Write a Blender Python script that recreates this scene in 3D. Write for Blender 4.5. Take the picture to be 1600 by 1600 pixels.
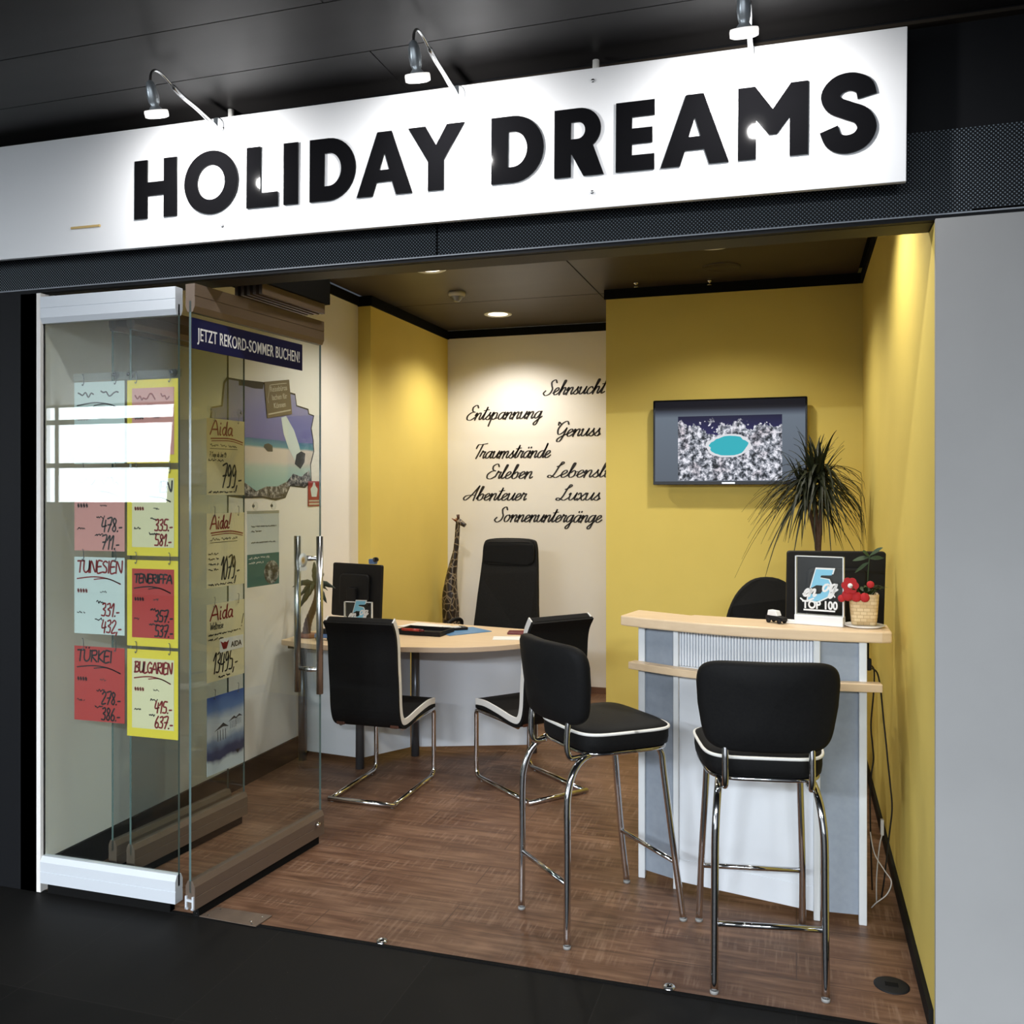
import bpy, bmesh, math, random
from mathutils import Vector, Matrix
random.seed(7)
PI = math.pi
R = math.radians
for o in list(bpy.data.objects):
    bpy.data.objects.remove(o)
SC = bpy.context.scene
COL = SC.collection

# ------------------------------------------------------------------ camera, world, large lights, exposure
cam_d = bpy.data.cameras.new('camera')
cam = bpy.data.objects.new('camera', cam_d)
COL.objects.link(cam)
cam.location = (0, -2.95, 1.6)
cam.rotation_euler = (R(90), 0, R(17.3))
cam_d.sensor_width = 36
cam_d.lens = 1427 / 1600 * 36
cam_d.shift_y = -30 / 1600
cam_d.clip_start = 0.05
SC.camera = cam

w = bpy.data.worlds.new('world')
SC.world = w
w.use_nodes = True
w.node_tree.nodes['Background'].inputs[0].default_value = (0.75, 0.85, 1, 1)
w.node_tree.nodes['Background'].inputs[1].default_value = 0.08

SC.view_settings.view_transform = 'Standard'
SC.view_settings.look = 'None'
SC.view_settings.gamma = 1
SC.view_settings.exposure = 0.0


def add_light(name, kind, loc, energy, color=(1, 1, 1), target=None, **kw):
    d = bpy.data.lights.new(name, kind)
    d.energy = energy
    d.color = color
    for k, v in kw.items():
        setattr(d, k, v)
    o = bpy.data.objects.new(name, d)
    COL.objects.link(o)
    o.location = loc
    if target is not None:
        o.rotation_euler = (Vector(target) - Vector(loc)).to_track_quat('-Z', 'Y').to_euler()
    return o


# added area lights under the passage ceiling: unseen frontal fill behind the camera
for lx in (-3.6, -1.2, 1.2):
    add_light('passage_fill_light', 'AREA', (lx, -6.4, 2.98), 540, (0.88, 0.94, 1.0), (lx, -6.4, 0),
              shape='RECTANGLE', size=1.5, size_y=0.5)

WARM = (1.0, 0.94, 0.84)
# recessed downlights of the shop (rear fittings are built below; front-left lamp is added, without fitting)
DOWN = [(-2.163, 3.635, 86), (-2.123, 2.175, 85), (-0.432, 2.135, 78), (0.0, 0.75, 74), (-1.75, 0.55, 12)]
for (lx, ly, le) in DOWN:
    add_light('downlight_lamp', 'SPOT', (lx, ly, 2.935), le, WARM, (lx, ly, 0), spot_size=R(136), spot_blend=0.7,
              shadow_soft_size=0.06)

# ------------------------------------------------------------------ materials
MATS = {}


def mat(name, col, rough=0.5, metal=0.0, spec=0.5, emit=None, estr=0.0, trans=0.0, coat=0.0):
    m = bpy.data.materials.new(name)
    m.use_nodes = True
    b = m.node_tree.nodes['Principled BSDF']
    b.inputs['Base Color'].default_value = (*col, 1)
    b.inputs['Roughness'].default_value = rough
    b.inputs['Metallic'].default_value = metal
    b.inputs['Specular IOR Level'].default_value = spec
    b.inputs['Transmission Weight'].default_value = trans
    b.inputs['Coat Weight'].default_value = coat
    if emit:
        b.inputs['Emission Color'].default_value = (*emit, 1)
        b.inputs['Emission Strength'].default_value = estr
    MATS[name] = m
    return m


class NT:
    """small node helper"""
    def __init__(s, m):
        s.t = m.node_tree
        s.b = s.t.nodes.get('Principled BSDF')

    def n(s, kind, **kw):
        nd = s.t.nodes.new(kind)
        for k, v in kw.items():
            if k.startswith('i_'):
                nd.inputs[k[2:].replace('_', ' ')].default_value = v
            else:
                setattr(nd, k, v)
        return nd

    def l(s, a, b):
        s.t.links.new(a, b)

    def coords(s, scale=(1, 1, 1), rot=(0, 0, 0), loc=(0, 0, 0)):
        tc = s.n('ShaderNodeTexCoord')
        mp = s.n('ShaderNodeMapping')
        mp.inputs['Scale'].default_value = scale
        mp.inputs['Rotation'].default_value = rot
        mp.inputs['Location'].default_value = loc
        s.l(tc.outputs['Object'], mp.inputs['Vector'])
        return mp.outputs['Vector']

    def noise(s, vec, scale, detail=3, rough=0.5):
        nd = s.n('ShaderNodeTexNoise')
        nd.inputs['Scale'].default_value = scale
        nd.inputs['Detail'].default_value = detail
        nd.inputs['Roughness'].default_value = rough
        s.l(vec, nd.inputs['Vector'])
        return nd.outputs['Fac']

    def ramp(s, fac, stops):
        nd = s.n('ShaderNodeValToRGB')
        e = nd.color_ramp.elements
        while len(e) > 1:
            e.remove(e[-1])
        e[0].position, e[0].color = stops[0][0], (*stops[0][1], 1)
        for p, c in stops[1:]:
            x = e.new(p)
            x.color = (*c, 1)
        s.l(fac, nd.inputs['Fac'])
        return nd.outputs['Color']

    def mix(s, fac, a, b, blend='MIX'):
        nd = s.n('ShaderNodeMix', data_type='RGBA', blend_type=blend)
        for sock, v in ((0, fac), (6, a), (7, b)):
            if isinstance(v, (int, float)):
                nd.inputs[sock].default_value = v
            elif isinstance(v, tuple):
                nd.inputs[sock].default_value = (*v, 1)
            else:
                s.l(v, nd.inputs[sock])
        return nd.outputs[2]

    def math(s, op, a, b=None):
        nd = s.n('ShaderNodeMath', operation=op)
        for i, v in enumerate((a, b)):
            if v is None:
                continue
            if isinstance(v, (int, float)):
                nd.inputs[i].default_value = v
            else:
                s.l(v, nd.inputs[i])
        return nd.outputs[0]

    def base(s, c):
        s.l(c, s.b.inputs['Base Color'])

    def bump(s, h, strength=0.2, dist=0.01):
        nd = s.n('ShaderNodeBump')
        nd.inputs['Strength'].default_value = strength
        nd.inputs['Distance'].default_value = dist
        s.l(h, nd.inputs['Height'])
        s.l(nd.outputs[0], s.b.inputs['Normal'])


def varied(name, c1, c2, scale, rough=0.6, stretch=(1, 1, 1), spec=0.4, metal=0.0, bump=0.0, detail=4):
    m = mat(name, c1, rough, metal, spec)
    t = NT(m)
    f = t.noise(t.coords(stretch), scale, detail)
    t.base(t.ramp(f, [(0.3, c1), (0.7, c2)]))
    if bump:
        t.bump(f, bump, 0.003)
    return m


varied('white_paint', (0.83, 0.805, 0.775), (0.86, 0.835, 0.80), 3, 0.75, spec=0.2, bump=0.03)
varied('yellow_paint', (0.735, 0.575, 0.145), (0.765, 0.60, 0.155), 3, 0.75, spec=0.2, bump=0.03)
varied('skirting_black', (0.008, 0.008, 0.008), (0.012, 0.011, 0.01), 8, 0.6, spec=0.1)
varied('skirting_wood', (0.13, 0.06, 0.035), (0.18, 0.09, 0.05), 6, 0.5, (1, 1, 8))
varied('passage_wall', (0.34, 0.34, 0.34), (0.38, 0.38, 0.38), 2, 0.7)
varied('ceiling_metal', (0.046, 0.038, 0.033), (0.056, 0.047, 0.041), 1.5, 0.4, (1, 4, 1), spec=0.22)
varied('passage_ceiling_metal', (0.026, 0.0245, 0.0245), (0.036, 0.034, 0.034), 1.5, 0.4, (1, 4, 1), spec=0.2)
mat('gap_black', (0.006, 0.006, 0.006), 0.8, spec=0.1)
mat('header_dark', (0.010, 0.0105, 0.012), 0.5, spec=0.1)
mat('trim_brown', (0.028, 0.022, 0.016), 0.5, spec=0.2)
mat('trim_line', (0.22, 0.24, 0.27), 0.35, 0.3)
mat('aluminium', (0.70, 0.74, 0.80), 0.32, 0.85)
mat('rail_aluminium', (0.66, 0.70, 0.75), 0.5, 0.1)
varied('rail_bronze', (0.175, 0.13, 0.10), (0.20, 0.15, 0.115), 30, 0.45, (1, 1, 30), metal=0.4)
mat('chrome', (0.66, 0.66, 0.67), 0.09, 1.0)
mat('steel', (0.62, 0.63, 0.64), 0.22, 1.0)
mat('grey_tube', (0.16, 0.17, 0.19), 0.3, 0.7)
varied('black_leather', (0.0075, 0.0075, 0.008), (0.010, 0.010, 0.010), 120, 0.62, spec=0.12, bump=0.1)
mat('white_leather', (0.80, 0.79, 0.76), 0.5)
mat('piping_white', (0.85, 0.84, 0.80), 0.45)
mat('black_plastic', (0.011, 0.011, 0.012), 0.55, spec=0.2)
mat('gloss_black', (0.006, 0.006, 0.007), 0.10)
mat('sign_black', (0.006, 0.006, 0.007), 0.07, spec=0.10)
mat('sign_white', (0.90, 0.91, 0.93), 0.4)
mat('sign_gold', (0.62, 0.43, 0.16), 0.4)
mat('paper_white', (0.80, 0.80, 0.78), 0.6)
mat('paper_mint', (0.66, 0.74, 0.72), 0.6)
mat('paper_cream', (0.80, 0.73, 0.47), 0.6)
mat('paper_pink', (0.72, 0.34, 0.31), 0.6)
mat('paper_red', (0.50, 0.05, 0.045), 0.55)
mat('card_yellow', (0.86, 0.68, 0.06), 0.5)
mat('ink_red', (0.24, 0.012, 0.014), 0.5)
mat('ink_black', (0.012, 0.012, 0.014), 0.5)
mat('ink_grey', (0.05, 0.048, 0.05), 0.6)
mat('vinyl_black', (0.022, 0.018, 0.018), 0.5)
mat('banner_blue', (0.0075, 0.009, 0.055), 0.5, spec=0.2)
mat('lettering_white', (0.80, 0.80, 0.80), 0.5)
mat('tag_brown', (0.17, 0.13, 0.075), 0.6)
mat('tag_cream', (0.55, 0.50, 0.38), 0.6)
mat('fire_red', (0.33, 0.02, 0.02), 0.5)
mat('teal', (0.02, 0.16, 0.17), 0.5)
mat('desk_edge', (0.62, 0.46, 0.32), 0.45)
varied('beech', (0.70, 0.52, 0.33), (0.76, 0.58, 0.38), 5, 0.42, (1, 12, 12))
varied('grey_panel', (0.25, 0.29, 0.345), (0.28, 0.32, 0.375), 40, 0.38, spec=0.5, detail=2)
mat('pale_panel', (0.73, 0.77, 0.82), 0.4)
mat('post_silver', (0.68, 0.71, 0.73), 0.38, 0.15)
mat('desk_panel', (0.68, 0.72, 0.78), 0.5)
mat('red_felt', (0.42, 0.012, 0.016), 0.8)
mat('booklet_red', (0.13, 0.012, 0.015), 0.4)
mat('pen_red', (0.36, 0.03, 0.02), 0.3)
mat('folder_blue', (0.09, 0.24, 0.46), 0.4)
mat('toy_blue', (0.10, 0.2, 0.45), 0.35)
mat('toy_green', (0.02, 0.12, 0.06), 0.4)
varied('leaf_dark', (0.012, 0.016, 0.009), (0.022, 0.026, 0.012), 20, 0.5, spec=0.25)
varied('leaf_green', (0.016, 0.035, 0.010), (0.03, 0.06, 0.018), 30, 0.5)
varied('palm_green', (0.022, 0.032, 0.022), (0.045, 0.06, 0.04), 40, 0.5)
varied('bark', (0.06, 0.03, 0.018), (0.09, 0.05, 0.03), 60, 0.7)
varied('carved_wood', (0.05, 0.018, 0.010), (0.09, 0.035, 0.02), 50, 0.4)
varied('base_wood', (0.22, 0.07, 0.03), (0.30, 0.11, 0.05), 40, 0.4)
varied('terracotta', (0.18, 0.07, 0.04), (0.22, 0.09, 0.05), 20, 0.8)
mat('porcelain', (0.82, 0.81, 0.79), 0.2)
mat('cable_black', (0.012, 0.011, 0.010), 0.5)
mat('cable_white', (0.55, 0.53, 0.50), 0.5)
mat('bulb', (1, 1, 1), 0.5, emit=(1.0, 0.93, 0.82), estr=14)
mat('downlight_glow', (0.8, 0.78, 0.7), 0.3, emit=(1.0, 0.86, 0.66), estr=3.2)
mat('detector_white', (0.66, 0.63, 0.58), 0.5)
mat('logo_blue', (0.22, 0.55, 0.75), 0.4)
mat('lamp_metal', (0.55, 0.60, 0.64), 0.3, 0.6)
mat('lamp_glass', (0.8, 0.8, 0.8), 0.2, emit=(1, .97, .93), estr=0.9)
mat('rubber', (0.3, 0.3, 0.29), 0.6)
mat('frosted_lid', (0.62, 0.66, 0.64), 0.4)


def glass(name, tint, rough=0.0, ior=1.5, gain=1.0):
    m = bpy.data.materials.new(name)
    m.use_nodes = True
    t = m.node_tree
    t.nodes.remove(t.nodes['Principled BSDF'])
    out = t.nodes['Material Output']
    tr = t.nodes.new('ShaderNodeBsdfTransparent')
    tr.inputs[0].default_value = (*tint, 1)
    gl = t.nodes.new('ShaderNodeBsdfGlossy')
    gl.inputs['Roughness'].default_value = rough
    lw = t.nodes.new('ShaderNodeLayerWeight')
    lw.inputs['Blend'].default_value = 0.5
    pw = t.nodes.new('ShaderNodeMath')
    pw.operation = 'POWER'
    pw.inputs[1].default_value = 4.0
    t.links.new(lw.outputs['Facing'], pw.inputs[0])
    mu = t.nodes.new('ShaderNodeMath')
    mu.operation = 'MULTIPLY_ADD'
    mu.inputs[1].default_value = 0.9
    mu.inputs[2].default_value = 0.042
    t.links.new(pw.outputs[0], mu.inputs[0])
    mx = t.nodes.new('ShaderNodeMixShader')
    t.links.new(mu.outputs[0], mx.inputs[0])
    t.links.new(tr.outputs[0], mx.inputs[1])
    t.links.new(gl.outputs[0], mx.inputs[2])
    t.links.new(mx.outputs[0], out.inputs[0])
    MATS[name] = m
    return m


glass('pane_glass', (0.925, 0.955, 0.94))
glass('clear_plastic', (0.93, 0.95, 0.94), 0.05)
mat('glass_edge', (0.10, 0.15, 0.145), 0.15)
mat('acrylic_edge', (0.80, 0.82, 0.84), 0.2)

# wooden floor: planks along X, saw marks across
m = mat('floor_wood', (0.2, 0.1, 0.06), 0.45, spec=0.22)
t = NT(m)
v = t.coords()
br = t.n('ShaderNodeTexBrick')
br.inputs['Scale'].default_value = 1
br.inputs['Brick Width'].default_value = 1.25
br.inputs['Row Height'].default_value = 0.19
br.inputs['Mortar Size'].default_value = 0.0022
br.inputs['Mortar Smooth'].default_value = 0.2
br.inputs['Color1'].default_value = (0.0, 0.0, 0.0, 1)
br.inputs['Color2'].default_value = (1, 1, 1, 1)
br.inputs['Mortar'].default_value = (0.5, 0.5, 0.5, 1)
br.offset = 0.37
t.l(v, br.inputs['Vector'])
grain = t.noise(t.coords((1.3, 14, 1)), 3.0, 8, 0.62)
patch = t.noise(t.coords((1.2, 3.2, 1)), 2.2, 3)
saw = t.noise(t.coords((34, 1.9, 1), (0, 0, R(12))), 2.0, 4, 0.6)
sawmask = t.noise(t.coords((1.6, 5, 1), loc=(3, 1, 0)), 1.9, 2)
c = t.ramp(grain, [(0.25, (0.068, 0.032, 0.018)), (0.48, (0.168, 0.088, 0.052)), (0.75, (0.31, 0.18, 0.11))])
c = t.mix(t.math('MULTIPLY', br.outputs['Color'], 0.3), c, (0.21, 0.125, 0.08))
c = t.mix(t.ramp(patch, [(0.35, (0, 0, 0)), (0.65, (0.8, 0.8, 0.8))]), c, t.mix(1.0, c, (0.60, 0.52, 0.48), 'MULTIPLY'))
sm = t.math('MULTIPLY', t.ramp(saw, [(0.50, (0, 0, 0)), (0.62, (1, 1, 1))]), t.ramp(sawmask, [(0.45, (0, 0, 0)), (0.62, (0.55, 0.55, 0.55))]))
c = t.mix(sm, c, (0.30, 0.19, 0.13))
c = t.mix(br.outputs['Fac'], c, (0.085, 0.045, 0.028))
t.base(c)
t.bump(t.math('ADD', grain, saw), 0.12, 0.002)

# black stone tiles of the passage
m = mat('passage_tile', (0.012, 0.012, 0.012), 0.5, spec=0.05)
t = NT(m)
v = t.coords()
br = t.n('ShaderNodeTexBrick')
br.offset = 0.0
br.inputs['Scale'].default_value = 1
br.inputs['Brick Width'].default_value = 0.6
br.inputs['Row Height'].default_value = 0.6
br.inputs['Mortar Size'].default_value = 0.002
br.inputs['Color1'].default_value = (0.010, 0.0098, 0.0095, 1)
br.inputs['Color2'].default_value = (0.013, 0.0125, 0.012, 1)
br.inputs['Mortar'].default_value = (0.018, 0.017, 0.016, 1)
t.l(v, br.inputs['Vector'])
sp = t.noise(v, 110, 2)
big = t.noise(v, 3.0, 2)
spk = t.math('MULTIPLY', t.ramp(sp, [(0.74, (0, 0, 0)), (0.80, (1, 1, 1))]), t.ramp(big, [(0.5, (0, 0, 0)), (0.62, (1, 1, 1))]))
t.base(t.mix(spk, br.outputs['Color'], (0.12, 0.10, 0.085)))

# perforated sheet of the shopfront header: staggered bright dots
m = mat('perforated_sheet', (0.02, 0.02, 0.02), 0.5, spec=0.15)
t = NT(m)
v = t.coords((1 / 0.0085, 1, 1 / 0.0085), (0, R(45), 0))
fx = t.n('ShaderNodeVectorMath', operation='FRACTION')
t.l(v, fx.inputs[0])
sx = t.n('ShaderNodeSeparateXYZ')
t.l(fx.outputs[0], sx.inputs[0])
dx = t.math('SUBTRACT', sx.outputs['X'], 0.5)
dz = t.math('SUBTRACT', sx.outputs['Z'], 0.5)
d2 = t.math('ADD', t.math('MULTIPLY', dx, dx), t.math('MULTIPLY', dz, dz))
dots = t.ramp(d2, [(0.035, (0.19, 0.23, 0.27)), (0.085, (0.005, 0.006, 0.008))])
t.base(dots)

# giraffe hide: dark patches with pale reticulated lines
m = mat('giraffe_hide', (0.03, 0.02, 0.015), 0.45)
t = NT(m)
vo = t.n('ShaderNodeTexVoronoi', feature='DISTANCE_TO_EDGE')
vo.inputs['Scale'].default_value = 24
t.l(t.coords((1, 1, 0.7)), vo.inputs['Vector'])
t.base(t.ramp(vo.outputs['Distance'], [(0.03, (0.26, 0.20, 0.13)), (0.09, (0.022, 0.013, 0.009))]))

# woven basket
m = mat('basket_weave', (0.6, 0.45, 0.25), 0.6)
t = NT(m)
ck = t.n('ShaderNodeTexBrick')
ck.offset = 0.5
ck.inputs['Scale'].default_value = 1
ck.inputs['Brick Width'].default_value = 0.026
ck.inputs['Row Height'].default_value = 0.013
ck.inputs['Mortar Size'].default_value = 0.0012
ck.inputs['Color1'].default_value = (0.72, 0.56, 0.33, 1)
ck.inputs['Color2'].default_value = (0.58, 0.41, 0.21, 1)
ck.inputs['Mortar'].default_value = (0.46, 0.32, 0.16, 1)
uvn = t.n('ShaderNodeTexCoord')
t.l(uvn.outputs['UV'], ck.inputs['Vector'])
t.base(ck.outputs['Color'])
t.bump(ck.outputs['Fac'], -0.5, 0.003)

# mesh back of the office chair
m = mat('chair_net', (0.012, 0.012, 0.012), 0.7, spec=0.15)
t = NT(m)
f = t.noise(t.coords(), 400, 1)
t.base(t.ramp(f, [(0.45, (0.009, 0.009, 0.009)), (0.6, (0.02, 0.019, 0.018))]))

# the picture on the television: hotel garden with pool (lit screen)
m = mat('screen_picture', (0.01, 0.01, 0.01), 0.3, spec=0.1)
t = NT(m)
tc = t.n('ShaderNodeTexCoord')
sx = t.n('ShaderNodeSeparateXYZ')
t.l(tc.outputs['Object'], sx.inputs[0])
X_, Z_ = sx.outputs['X'], sx.outputs['Z']
v2 = t.coords((1, 1, 1))
leaf = t.noise(v2, 30, 5, 0.7)
big = t.noise(v2, 9, 3)
trees = t.ramp(leaf, [(0.40, (0.015, 0.018, 0.024)), (0.49, (0.24, 0.26, 0.31)), (0.60, (0.92, 0.92, 1.0))])
trees = t.mix(t.ramp(big, [(0.5, (0, 0, 0)), (0.66, (0.55, 0.55, 0.55))]), trees, t.mix(1.0, trees, (0.62, 0.50, 0.50), 'MULTIPLY'))
sky = t.ramp(t.math('ADD', t.math('MULTIPLY', Z_, 2.6), 0.5), [(0.6, (0.018, 0.015, 0.10)), (0.95, (0.006, 0.006, 0.03))])
edge = t.math('ADD', t.math('MULTIPLY', t.math('SUBTRACT', big, 0.5), 0.42), 0.10)
edge = t.math('ADD', edge, t.math('MULTIPLY', t.math('SUBTRACT', leaf, 0.5), 0.1))
issky = t.math('GREATER_THAN', Z_, edge)
c = t.mix(issky, trees, sky)
px = t.math('DIVIDE', t.math('ADD', X_, t.math('ADD', -0.005, t.math('MULTIPLY', t.math('SUBTRACT', big, 0.5), 0.14))), 0.118)
pz = t.math('DIVIDE', t.math('ADD', Z_, 0.025), 0.062)
pool = t.math('LESS_THAN', t.math('ADD', t.math('MULTIPLY', px, px), t.math('MULTIPLY', pz, pz)), 1.0)
rim = t.math('LESS_THAN', t.math('ADD', t.math('MULTIPLY', px, px), t.math('MULTIPLY', pz, pz)), 1.4)
c = t.mix(rim, c, (0.75, 0.76, 0.8))
c = t.mix(pool, c, (0.03, 0.44, 0.52))
t.base(t.mix(0.0, (0.004, 0.004, 0.004), (0, 0, 0)))
t.l(c, t.b.inputs['Emission Color'])
t.b.inputs['Emission Strength'].default_value = 0.95
m = mat('screen_border_reflection', (0.006, 0.006, 0.008), 0.3, spec=0.1)  # grey window reflection painted into the letterbox bars as an emission gradient
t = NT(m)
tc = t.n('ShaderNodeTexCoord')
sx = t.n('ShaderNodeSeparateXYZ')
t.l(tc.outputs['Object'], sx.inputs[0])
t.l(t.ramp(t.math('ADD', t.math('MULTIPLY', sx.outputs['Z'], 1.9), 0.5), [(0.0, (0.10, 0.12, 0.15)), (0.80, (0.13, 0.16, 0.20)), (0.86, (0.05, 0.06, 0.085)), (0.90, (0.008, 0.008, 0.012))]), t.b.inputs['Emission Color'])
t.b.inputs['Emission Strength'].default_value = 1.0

# sea, sky and sand of the wall stickers and posters
def banded(name, axis_scale, off, stops, nscale=6, namp=0.06):
    m = mat(name, (0.5, 0.5, 0.5), 0.6)
    t = NT(m)
    tc = t.n('ShaderNodeTexCoord')
    sx = t.n('ShaderNodeSeparateXYZ')
    t.l(tc.outputs['Object'], sx.inputs[0])
    nz = t.noise(tc.outputs['Object'], nscale, 4)
    f = t.math('ADD', t.math('MULTIPLY', sx.outputs['Z'], axis_scale), off)
    f = t.math('ADD', f, t.math('MULTIPLY', t.math('SUBTRACT', nz, 0.5), namp))
    t.base(t.ramp(f, stops))
    return m


banded('beach_picture', 1 / 0.66, 0.5, [
    (0.14, (0.30, 0.50, 0.50)), (0.27, (0.44, 0.56, 0.54)), (0.32, (0.64, 0.58, 0.54)), (0.43, (0.66, 0.58, 0.53)),
    (0.45, (0.10, 0.28, 0.36)), (0.505, (0.03, 0.15, 0.30)), (0.512, (0.14, 0.14, 0.40)), (0.70, (0.20, 0.20, 0.46)), (0.95, (0.32, 0.32, 0.50))], 5, 0.03)
m = mat('rock_picture', (0.2, 0.2, 0.2), 0.7)
t = NT(m)
f = t.noise(t.coords(), 34, 5, 0.7)
t.base(t.ramp(f, [(0.42, (0.015, 0.015, 0.02)), (0.52, (0.16, 0.15, 0.16)), (0.6, (0.5, 0.48, 0.46))]))
banded('sea_poster', 1 / 0.36, 0.5, [
    (0.0, (0.50, 0.58, 0.64)), (0.13, (0.50, 0.56, 0.60)), (0.2, (0.02, 0.035, 0.10)), (0.3, (0.03, 0.05, 0.13)), (0.42, (0.20, 0.28, 0.42)), (0.5, (0.55, 0.60, 0.66)),
    (0.68, (0.52, 0.58, 0.66)), (0.82, (0.14, 0.24, 0.50)), (1.0, (0.05, 0.11, 0.36))], 9, 0.22)
# daylight behind the glazing at the far end of the passage
mat('daylight', (0.8, 0.8, 0.8), 0.5, emit=(0.86, 0.94, 1.0), estr=15)


# ------------------------------------------------------------------ mesh helpers
class MB:
    def __init__(s):
        s.v, s.f, s.m, s.sm, s.uv = [], [], [], [], {}

    def add(s, verts, faces, mi=0, smooth=False):
        o = len(s.v)
        s.v += [tuple(p) for p in verts]
        for f in faces:
            s.f.append([i + o for i in f])
            s.m.append(mi)
            s.sm.append(smooth)

    def box(s, a, b, mi=0, rot=None):
        (x0, y0, z0), (x1, y1, z1) = a, b
        vs = [(x0, y0, z0), (x1, y0, z0), (x1, y1, z0), (x0, y1, z0), (x0, y0, z1), (x1, y0, z1), (x1, y1, z1), (x0, y1, z1)]
        if rot is not None:
            c = Vector(((x0 + x1) / 2, (y0 + y1) / 2, (z0 + z1) / 2))
            vs = [tuple(rot @ (Vector(p) - c) + c) for p in vs]
        s.add(vs, [(0, 3, 2, 1), (4, 5, 6, 7), (0, 1, 5, 4), (1, 2, 6, 5), (2, 3, 7, 6), (3, 0, 4, 7)], mi)
        return s

    def prism(s, poly, z0, z1, mi=0, side=None, smooth=False, axis='z', mapf=None):
        """extrude a 2D outline; axis z: (x,y)->z, axis y: (x,z)->y, axis x: (y,z)->x"""
        n = len(poly)
        if axis == 'z':
            f = lambda p, h: (p[0], p[1], h)
        elif axis == 'y':
            f = lambda p, h: (p[0], h, p[1])
        else:
            f = lambda p, h: (h, p[0], p[1])
        vs = [f(p, z0) for p in poly] + [f(p, z1) for p in poly]
        if mapf:
            vs = [mapf(p) for p in vs]
        s.add(vs, [list(range(n))[::-1], list(range(n, 2 * n))], mi)
        s.add(vs, [(i, (i + 1) % n, n + (i + 1) % n, n + i) for i in range(n)], mi if side is None else side, smooth)
        return s

    def tube(s, pts, r, n=10, mi=0, caps=True, flat=None):
        pts = [Vector(p) for p in pts]
        k = len(pts)
        rs = r if isinstance(r, (list, tuple)) else [r] * k
        vs = []
        up = None
        for i, p in enumerate(pts):
            d = (pts[min(i + 1, k - 1)] - pts[max(i - 1, 0)])
            d = d.normalized() if d.length > 1e-9 else Vector((0, 0, 1))
            if up is None:
                a = Vector((0, 0, 1)) if abs(d.z) < 0.9 else Vector((1, 0, 0))
                up = d.cross(a).normalized()
            up = (up - d * up.dot(d)).normalized()
            sd = d.cross(up)
            for j in range(n):
                a = 2 * PI * j / n
                q = up * math.cos(a) + sd * math.sin(a) * (flat or 1)
                vs.append(p + q * rs[i])
        fs = []
        for i in range(k - 1):
            for j in range(n):
                fs.append((i * n + j, i * n + (j + 1) % n, (i + 1) * n + (j + 1) % n, (i + 1) * n + j))
        s.add(vs, fs, mi, True)
        if caps:
            s.add(vs[:n], [list(range(n))[::-1]], mi)
            s.add(vs[-n:], [list(range(n))], mi)
        return s

    def lathe(s, prof, n=24, mi=0, M=None, smooth=True, c=(0, 0, 0)):
        vs = []
        for (r, z) in prof:
            for j in range(n):
                a = 2 * PI * j / n
                p = Vector((r * math.cos(a), r * math.sin(a), z))
                if M is not None:
                    p = M @ p
                vs.append((p.x + c[0], p.y + c[1], p.z + c[2]))
        fs = []
        for i in range(len(prof) - 1):
            for j in range(n):
                fs.append((i * n + j, i * n + (j + 1) % n, (i + 1) * n + (j + 1) % n, (i + 1) * n + j))
        s.add(vs, fs, mi, smooth)
        return s

    def grid(s, rows, mi=0, closed=False, smooth=True):
        n = len(rows[0])
        vs = [p for r in rows for p in r]
        fs = []
        for i in range(len(rows) - 1):
            for j in range(n if closed else n - 1):
                j2 = (j + 1) % n
                fs.append((i * n + j, i * n + j2, (i + 1) * n + j2, (i + 1) * n + j))
        s.add(vs, fs, mi, smooth)
        return s

    def build(s, name, mats, parent=None, loc=None, rot=None, bevel=0, seg=2, subd=0, weld=False):
        me = bpy.data.meshes.new(name)
        me.from_pydata(s.v, [], s.f)
        if isinstance(mats, str):
            mats = [mats]
        for x in mats:
            me.materials.append(MATS[x])
        me.polygons.foreach_set('material_index', s.m)
        me.polygons.foreach_set('use_smooth', s.sm)
        bm = bmesh.new()
        bm.from_mesh(me)
        bmesh.ops.remove_doubles(bm, verts=bm.verts, dist=1e-5)
        bmesh.ops.recalc_face_normals(bm, faces=bm.faces)
        bm.to_mesh(me)
        bm.free()
        o = bpy.data.objects.new(name, me)
        COL.objects.link(o)
        if parent:
            o.parent = parent
        if loc:
            o.location = loc
        if rot:
            o.rotation_euler = rot
        if bevel:
            b = o.modifiers.new('bevel', 'BEVEL')
            b.width = bevel
            b.segments = seg
            b.limit_method = 'ANGLE'
            b.angle_limit = R(40)
        if subd:
            b = o.modifiers.new('sub', 'SUBSURF')
            b.levels = b.render_levels = subd
        return o


def tag(o, label=None, cat=None, group=None, kind=None):
    if label: o['label'] = label
    if cat: o['category'] = cat
    if group: o['group'] = group
    if kind: o['kind'] = kind
    return o


def thing(name, label, cat, loc=(0, 0, 0), rz=0, group=None, kind=None, rot=None):
    o = bpy.data.objects.new(name, None)
    COL.objects.link(o)
    o.empty_display_size = 0.1
    o.location = loc
    o.rotation_euler = rot or (0, 0, rz)
    return tag(o, label, cat, group, kind)


def struct(name, mb, mats, **kw):
    return tag(mb.build(name, mats, **kw), kind='structure')


def dup(root, loc, rz, label):
    r = root.copy()
    COL.objects.link(r)
    r.location = loc
    r.rotation_euler = (0, 0, rz)
    r['label'] = label
    for ch in list(root.children):
        c = ch.copy()
        COL.objects.link(c)
        c.parent = r
        for g in list(ch.children):
            d = g.copy()
            COL.objects.link(d)
            d.parent = c
    return r


def box(a, b, mi=0):
    return MB().box(a, b, mi)


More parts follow.
